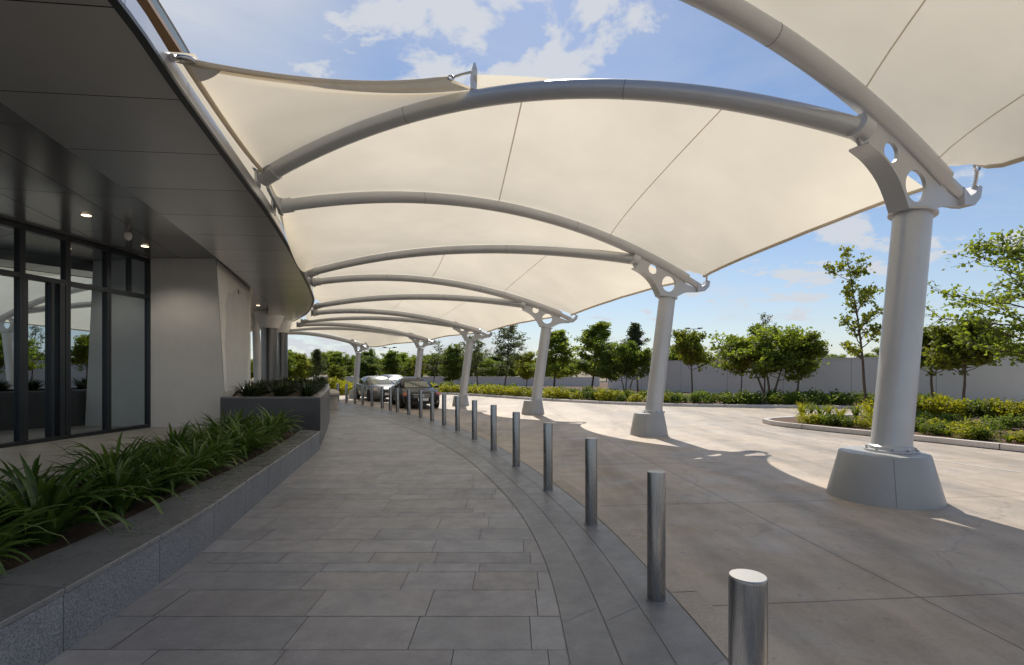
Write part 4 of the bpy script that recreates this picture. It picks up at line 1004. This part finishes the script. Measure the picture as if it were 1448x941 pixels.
# ================================================================== BOUNDARY WALLS, HILL
def walls():
    a, b = Vector((8.7, 47.0)), Vector((24.5, 23.0)); t = thing('boundary_wall', 'long plain grey rendered boundary wall behind the trees at the right', 'wall', (16, 36, 0))
    m = MB(); d = (b - a).normalized(); n = Vector((d.y, -d.x)) * -.12; e = b + d * 25
    q = [a - n, a + n, e + n, e - n]
    m.prism([(p.x, p.y) for p in q], -.02, 2.50); m.build('wall', M['wall'], t)
    m = MB(); q = [a - n * 1.4 - d * .04, a + n * 1.4 - d * .04, e + n * 1.4, e - n * 1.4]; m.prism([(p.x, p.y) for p in q], 2.503, 2.56); m.build('wall_cap', M['wall'], t)
    m = MB(); L = (e - a).length; s = 4.0
    while s < L: p = a + d * s - n * 1.004 if n.y > 0 else a + d * s + n * 1.004; m.box((p.x, p.y, 1.25), (.018, .006, 2.5), Matrix.Rotation(math.atan2(d.y, d.x), 3, 'Z')); s += 4.0
    m.build('movement_joint', M['steel_dark'], t)
    t = thing('low_white_wall', 'low white wall seen between tree trunks beyond the yellow hedge', 'wall', (0, 58, 0))
    m = MB(); m.prism([(-22, 57.8), (9, 53.8), (9, 54.1), (-22, 58.1)], -.02, 1.0); m.build('wall', M['whitewall'], t)
    m = MB(); m.prism([(-22.05, 57.75), (9.05, 53.75), (9.05, 54.15), (-22.05, 58.15)], 1.003, 1.06); m.build('wall_cap', M['whitewall'], t)
    # distant wooded hills
    m = MB(); rows = []
    rng = random.Random(4)
    for k in range(9):
        r = []
        for j in range(90):
            a = R(-75 + 150 * j / 89); rad = 420 + 30 * k
            h = (8 + 16 * abs(mnoise.noise(Vector((j * .09, 3.1, 0)))) + 5 * mnoise.noise(Vector((j * .45, .4, 1))) + 2.5 * mnoise.noise(Vector((j * 1.3, 2, 1)))) * math.sin(PI * min(1, k / 5) / 2) if k else -1
            r.append((rad * math.sin(a), rad * math.cos(a), h))
        rows.append(r)
    m.grid(rows); struct(m.build('hills', M['hill'], None, True, recalc=False))
walls()

# ================================================================== TREES
def leaf(b, p, size, rng, flat=0.5):
    n = Vector((rng.gauss(0, 1), rng.gauss(0, 1), rng.gauss(0, 1) + flat)).normalized(); u = n.orthogonal().normalized(); v = n.cross(u); a = rng.uniform(0, 6.28)
    d = u * math.cos(a) + v * math.sin(a); e = n.cross(d); L = size * rng.uniform(.7, 1.3); w = L * rng.uniform(.26, .40)
    i = b.add([p - d * L * .5, p + e * w - n * w * .25, p + d * L * .5, p - e * w - n * w * .25]); b.face((i, i + 1, i + 2)); b.face((i, i + 2, i + 3))
def tree_mesh(seed, h, th, rad, nprim, nsec, nleaf, lsize, tr, lm, bm_, rise=.5, multi=1, jit=.26, flat=.5, top=.97):
    rng = random.Random(seed); tb, cb = MB(), MB(); ga = rng.uniform(0, 6)
    def limb(p, d, L, r, n=5, up=.25, wob=.22):
        pts = [p.copy()]
        for k in range(n):
            d = (d + Vector((rng.gauss(0, wob), rng.gauss(0, wob), rng.gauss(0, wob * .6) + up * .25))).normalized(); pts.append(pts[-1] + d * L / n)
        tb.tube(pts, [r * (1 - .8 * k / n) + .004 for k in range(n + 1)], 6, False); return pts
    stems = []
    for m in range(multi):
        a = 2 * PI * m / multi + .4; lean = Vector((math.cos(a), math.sin(a), 0)) * (.26 if multi > 1 else 0.02)
        pts = [Vector((math.cos(a), math.sin(a), 0)) * (.10 if multi > 1 else 0) + Vector((0, 0, -.05))]; n = 9; d = (Vector((0, 0, 1)) + lean).normalized(); H_ = h * (1 if m == 0 else rng.uniform(.8, .95)) * .96
        for k in range(n): d = (d + Vector((rng.gauss(0, .045), rng.gauss(0, .045), .08))).normalized(); pts.append(pts[-1] + d * H_ / n)
        rr = tr / math.sqrt(multi); tb.tube(pts, [rr * (1.25 if k == 0 else 1 - .86 * (k / n)) + .006 for k in range(n + 1)], 9, False); stems.append((pts, rr, H_))
    for m, (pts, rr, H_) in enumerate(stems):
        for i in range(nprim // multi):
            f = th / h + (top - th / h) * (i + rng.random()) / (nprim // multi); z = f * 9; k = min(int(z), 8); p = pts[k].lerp(pts[k + 1], z - k)
            ga += 2.4 + rng.uniform(-.5, .5); L = max(.25, rad((f * h - th) / (h - th)) * rng.uniform(.65, 1.12)); el_ = rng.gauss(rise, .18)
            d = Vector((math.cos(ga) * math.cos(el_), math.sin(ga) * math.cos(el_), math.sin(el_)))
            pr = limb(p, d, L, max(.010, rr * (1 - .8 * f) * .5), 5)
            tone0 = rng.uniform(.15, .8)
            for s in range(nsec):
                t = rng.uniform(.25, 1.0); x = t * 5; a = min(int(x), 4); q = pr[a].lerp(pr[a + 1], x - a)
                dd = (pr[a + 1] - pr[a]).normalized() + Vector((rng.gauss(0, .8), rng.gauss(0, .8), rng.gauss(.15, .5))); sl_ = L * rng.uniform(.18, .42)
                sp = limb(q, dd.normalized(), sl_, .008, 3, .1)
                for w in range(nleaf):
                    e = rng.uniform(.15, 1.05) * 3; a2 = min(int(e), 2); c = sp[a2].lerp(sp[a2 + 1], min(e - a2, 1.2))
                    c = c + Vector((rng.gauss(0, jit), rng.gauss(0, jit), rng.gauss(0, jit * .55))) * .6
                    cb.tone = min(1, max(0, tone0 * .5 + rng.gauss(.25, .16))); leaf(cb, c, lsize, rng, flat)
    return tb.mesh('trunk', bm_, True, recalc=False), cb.mesh('crown', lm, False, recalc=False)
def oval(r): return lambda t: r * (max(0, 1 - (2 * t - .85) ** 2 / 1.35)) ** .5 + .15
def cone(r): return lambda t: r * (1 - t) ** .8 + .18
def umb(r): return lambda t: r * (1.05 - .55 * t)
TM = {
 'round':   tree_mesh(1, 6.0, 1.9, oval(1.9), 46, 14, 15, .19, .075, M['leaf'], M['bark'], .45),
 'round2':  tree_mesh(2, 6.0, 1.7, oval(1.7), 44, 14, 15, .19, .075, M['leaf_lite'], M['bark'], .5),
 'dense':   tree_mesh(3, 6.0, 1.1, oval(2.1), 48, 14, 15, .24, .09, M['leaf_dark'], M['bark'], .4, jit=.36),
 'dense2':  tree_mesh(4, 6.0, 1.0, oval(2.2), 46, 14, 15, .24, .09, M['leaf'], M['bark'], .35, jit=.36),
 'airy':    tree_mesh(5, 7.0, 2.2, oval(1.7), 34, 11, 11, .16, .07, M['leaf_grey'], M['bark'], .65, jit=.22),
 'tall':    tree_mesh(6, 7.5, 1.9, cone(1.9), 50, 11, 12, .17, .075, M['leaf_grey'], M['bark_pale'], .55, jit=.2),
 'tier':    tree_mesh(7, 7.0, 1.7, cone(2.3), 38, 14, 16, .20, .08, M['leaf'], M['bark'], .18, jit=.28),
 'umbrella':tree_mesh(8, 3.5, 1.35, umb(2.1), 39, 15, 20, .17, .09, M['leaf'], M['bark_pale'], .42, multi=3, jit=.25),
 'small':   tree_mesh(9, 3.6, 1.6, umb(1.5), 30, 13, 16, .16, .05, M['leaf_lite'], M['bark'], .45, jit=.22),
 'sparse':  tree_mesh(10, 6.6, 2.2, oval(1.1), 20, 8, 8, .17, .06, M['leaf_lite'], M['bark'], .75, jit=.18),
 'spire':   tree_mesh(11, 6.2, 2.0, cone(1.5), 30, 6, 4, .12, .055, M['leaf_grey'], M['bark'], .5, jit=.16),
 'wide':    tree_mesh(12, 7.5, 2.0, oval(3.3), 34, 14, 13, .20, .13, M['leaf'], M['bark'], .12, jit=.24, flat=1.2),
}
TH = dict(round=6., round2=6., dense=6., dense2=6., airy=7., tall=7.5, tier=7., umbrella=3.5, small=3.6, sparse=6.6, spire=6.2, wide=7.5)
TW = dict()
rngT = random.Random(77)
def tree(kind, px, d, ytop, label, group=None, wscale=1.0, z0=.10, name='tree', rz=None):
    x = (px - CX) / F * d; top = H + (HY - ytop) / F * d; s = (top - z0) / TH[kind]
    t = thing(name, label, 'tree', (x, d, z0), rngT.uniform(0, 6.28) if rz is None else rz, group); t.scale = (s * wscale, s * wscale, s)
    for nm, me in zip(('trunk', 'crown'), TM[kind]):
        o = bpy.data.objects.new(nm, me); COL.objects.link(o); o.parent = t
    return t
def trees():
    tree('wide', 1500, 17.5, 318, 'large yellow green tree reaching in from the right edge of the photo', wscale=.95)
    tree('small', 1363, 22.5, 462, 'small leafy tree on a brown stake trunk before the wall, near the right edge', wscale=1.15)
    tree('sparse', 1224, 21.0, 352, 'tall sparse young tree just left of the nearest canopy column', wscale=.95)
    tree('small', 1318, 24.5, 470, 'dark leafy small tree showing right behind the nearest canopy column', wscale=1.3)
    tree('umbrella', 1087, 29.5, 470, 'multi-stem umbrella shaped tree casting shade on the grey wall', wscale=1.12)
    tree('small', 1128, 29.0, 478, 'small tree with thin dark trunk right beside the umbrella shaped tree', wscale=1.05)
    tree('small', 1048, 30.5, 483, 'small tree with thin trunk left beside the umbrella shaped tree', wscale=.8)
    tree('spire', 1081, 33.5, 436, 'thin sparse spire topped tree rising behind the umbrella shaped tree')
    tree('small', 979, 34.0, 474, 'small round tree alone before the wall, right of second canopy column', wscale=.95)
    tree('umbrella', 886, 36.0, 492, 'bushy low multi-stem tree left of the second canopy column', wscale=.95)
    tree('tall', 902, 41.0, 452, 'slender grey green tree behind the bushy multi-stem tree', wscale=1.15)
    tree('tier', 836, 38.0, 451, 'open tiered tree with bright leaves, midway between second and third columns', wscale=1.25)
    tree('tier', 783, 40.0, 462, 'dark tiered tree immediately right of the third canopy column', wscale=1.35)
    tree('round2', 744, 43.0, 500, 'low yellow green tree immediately left of the third canopy column')
    tree('airy', 713, 42.0, 462, 'airy see-through tree left of the third canopy column', wscale=1.25)
    tree('airy', 676, 45.0, 478, 'slim airy tree right of the fourth canopy column', wscale=1.3)
    tree('spire', 612, 46.0, 478, 'bare looking tall tree behind the dark sedan', wscale=1.2)
    tree('dense', 640, 48.0, 493, 'dark dense tree behind the fourth canopy column', wscale=1.1)
    tree('dense2', 556, 50.0, 500, 'round yellow green tree behind the silver car', wscale=1.0)
    tree('round2', 592, 52.0, 508, 'pale green tree between the fifth column and the silver car')
    tree('tall', 446, 46.0, 492, 'tallest tree left of the sixth canopy column', wscale=1.3)
    tree('round2', 424, 44.0, 503, 'bright green tree beside the end of the curved soffit', wscale=1.25)
    tree('round2', 478, 43.0, 518, 'small bright round tree left of the sixth canopy column', wscale=1.3)
    tree('dense2', 402, 42.0, 498, 'dark green tree just right of the dark round columns', wscale=1.1)
    tree('dense', 520, 47.0, 508, 'dark tree behind the sixth canopy column', wscale=1.3)
    tree('round', 375, 44.0, 500, 'green tree seen between the dark round columns', wscale=1.2)
    # background belt
    for i in range(46):
        px = 330 + i * 13.2 + rngT.uniform(-6, 6); d = rngT.uniform(60, 84); k = rngT.choice(('dense', 'dense2', 'dense2', 'round', 'round2'))
        yt = (505 if px < 680 else 511) + rngT.uniform(-7, 7)
        if px > 860: yt = 516 + rngT.uniform(-3, 4)
        tree(k, px, d, yt, 'dark tree in the belt of woodland far behind the drive', 'trees of the far woodland belt', rngT.uniform(1.0, 1.35), -.03)
    for i in range(16):
        px = 960 + i * 33 + rngT.uniform(-8, 8); d = rngT.uniform(52, 62)
        tree(rngT.choice(('round2', 'dense2', 'round')), px, d, 499 + rngT.uniform(-8, 9) - (6 if px > 1300 else 0), 'tree top showing above the grey boundary wall', 'trees beyond the boundary wall', rngT.uniform(1.1, 1.5), -.03)
trees()

# ================================================================== SHRUBS
def shrub_mesh(seed, m, n=520, rx=.5, rz=.42, ls=.10, flat=.8):
    rng = random.Random(seed); b = MB(); lobes = [(Vector((rng.gauss(0, rx * .42), rng.gauss(0, rx * .42), rz * rng.uniform(.45, 1.0))), rng.uniform(.45, .75) * rx, rng.uniform(.1, .7)) for _ in range(9)]
    for i in range(n):
        c, r, t = rng.choice(lobes); v = Vector((rng.gauss(0, 1), rng.gauss(0, 1), rng.gauss(0, 1))).normalized(); p = c + v * r * rng.uniform(.55, 1.08)
        if p.z < 0.02: p.z = rng.uniform(.02, .2)
        b.tone = min(1, max(0, t * .5 + rng.gauss(.28, .16))); leaf(b, p, ls, rng, flat)
    for i in range(16):
        a = rng.uniform(0, 6.28); b.tone = .1; b.tube([(0, 0, -.02), (.5 * rx * math.cos(a), .5 * rx * math.sin(a), rz * .6)], .008, 4, False)
    return b.mesh('shrub', m, False, recalc=False)
def shrubs():
    rng = random.Random(31)
    MY = [shrub_mesh(i, M['hedge_y'], 620, .5, .42, .11) for i in (1, 2, 3)]
    MG = [shrub_mesh(i, M['hedge_g'], 620, .5, .42, .11) for i in (4, 5, 6)]
    MD = [shrub_mesh(i, M['leaf_dark'], 560, .5, .42, .12) for i in (7, 8)]
    SP = [strap_mesh(80 + i, M['hedge_g'], 46, .35, .7, .026, .8) for i in range(3)]
    SPY = [strap_mesh(90 + i, M['hedge_y'], 46, .35, .65, .026, .8) for i in range(2)]
    def put(me, x, y, s, label, group, zs=1.0, z=.11, name='shrub'):
        o = bpy.data.objects.new(name, rng.choice(me)); COL.objects.link(o); o.location = (x, y, z); o.scale = (s, s, s * zs * rng.uniform(.85, 1.15)); o.rotation_euler = (0, 0, rng.uniform(0, 6.28)); tag(o, label, 'shrub', group)
    fr = resample(BEDA_FRONT, 400); ins = offset(fr, -.8); ins2 = offset(fr, -1.75); ins3 = offset(fr, -2.8)
    s = 0; tot = length(fr); step = .78; k = 0
    while s < tot:
        i = int(s / tot * 400); p = ins[i]; q = ins2[i]; r = ins3[i]
        xpx = CX + p.x / p.y * F
        if 360 < xpx < 1330:
            if xpx < 800: me, lab, g = MY, 'low yellow green shrub in the hedge line along the far kerb', 'yellow shrubs along the far kerb'
            elif xpx < 940: me, lab, g = (MY if rng.random() < .7 else MG), 'low bright shrub by the far kerb left of the second canopy column', 'bright shrubs by the far kerb'
            elif xpx < 985: me, lab, g = MD, 'low dark shrub by the far kerb behind the second canopy column', 'dark shrubs by the far kerb'
            else: me, lab, g = (MG if rng.random() < .7 else MD), 'low mid green shrub along the kerb in front of the grey wall', 'green shrubs before the grey wall'
            sc = 1.0 if xpx > 800 else 1.1
            put(me, p.x + rng.uniform(-.12, .12), p.y + rng.uniform(-.12, .12), sc * rng.uniform(.8, 1.15), lab, g, .95 if xpx > 800 else .8)
            put(MD if (xpx > 940 or rng.random() < .5) else MG, q.x + rng.uniform(-.2, .2), q.y + rng.uniform(-.2, .2), sc * rng.uniform(.85, 1.15), 'dark shrub in the second row behind the kerb hedge', 'dark shrubs in the second row', .9)
        s += step
    # yellow hedge behind island at the right
    for i in range(26):
        px = 1235 + i * 12.5; d = 20.6 - i * .10; x = (px - CX) / F * d
        put(MY if rng.random() < .75 else MG, x, d + rng.uniform(-.2, .2), rng.uniform(.85, 1.15), 'yellow green shrub in the hedge at the back of the right island', 'yellow hedge at the back of the island', 1.0)
    # island planting: tufts on the tip, then loose low shrubs
    for i, (px, py) in enumerate(((1134, 590), (1160, 592), (1188, 594), (1146, 586), (1172, 588), (1210, 590), (1232, 594))):
        g = G(px, py + 4); put(SP if i % 2 else SPY, g.x, g.y, rng.uniform(.8, 1.05), 'spiky yellow green grass tuft on the tip of the island', 'grass tufts on the island tip', name='grass_tuft')
    for i in range(46):
        f = i / 46; d = 17.2 - 5.2 * f + rng.uniform(-.2, .2); e = 9.0 + (11.9 - 9.0) * ((17.6 - d) / 5.4); x = e + rng.choice((.3, .3, 1.0, 1.8)) + rng.uniform(-.15, .2) + .3
        if x / d * F + CX > 1500: continue
        put(rng.choice((MG, MG, SP, MY)), x, d, rng.uniform(.5, .72), 'loose low green shrub planted behind the pale island kerb', 'low shrubs on the island', .8)
    for i in range(16):
        d = 17.5 - i * .28; x = 12.6 + i * .32 + rng.uniform(-.3, .3); put(rng.choice((MG, SP, MD)), x, d, rng.uniform(.55, .75), 'loose low green shrub planted behind the pale island kerb', 'low shrubs on the island', .9)
    # bushes seen past the far end of the walkway
    for i in range(16):
        px = 405 + i * 8 + rng.uniform(-3, 3); d = 39 + rng.uniform(-1, 2); x = (px - CX) / F * d
        put(MY, x, d, rng.uniform(1.1, 1.5), 'golden shrub beyond the far end of the walkway', 'golden shrubs at the walkway end', 1.1, .0)
    # mulch-like ground cover is left to the soil material
shrubs()

# ================================================================== LAMP POSTS
def lamp(px, d, ytop, label):
    x = (px - CX) / F * d; z = H + (HY - ytop) / F * d; t = thing('street_lamp', label, 'street lamp', (x, d, 0))
    b = MB(); b.tube([(0, 0, -.03), (0, 0, z - .1)], [.09, .05], 10); b.build('pole', M['steel_dark'], t, 40, False)
    b = MB(); b.tube([(-.8, 0, z - .12), (.8, 0, z - .12)], .035, 8); b.build('cross_arm', M['steel_dark'], t, 40, False)
    for s in (-1, 1):
        b = MB(); b.box((s * .75, 0, z - .03), (.55, .28, .12)); b.build('lamp_head', M['steel_dark'], t, False, False, bevel=.03)
lamp(981, 62, 464, 'double headed street lamp rising behind the small round tree by the wall')
lamp(551, 75, 491, 'far street lamp standing above the trees behind the silver car')
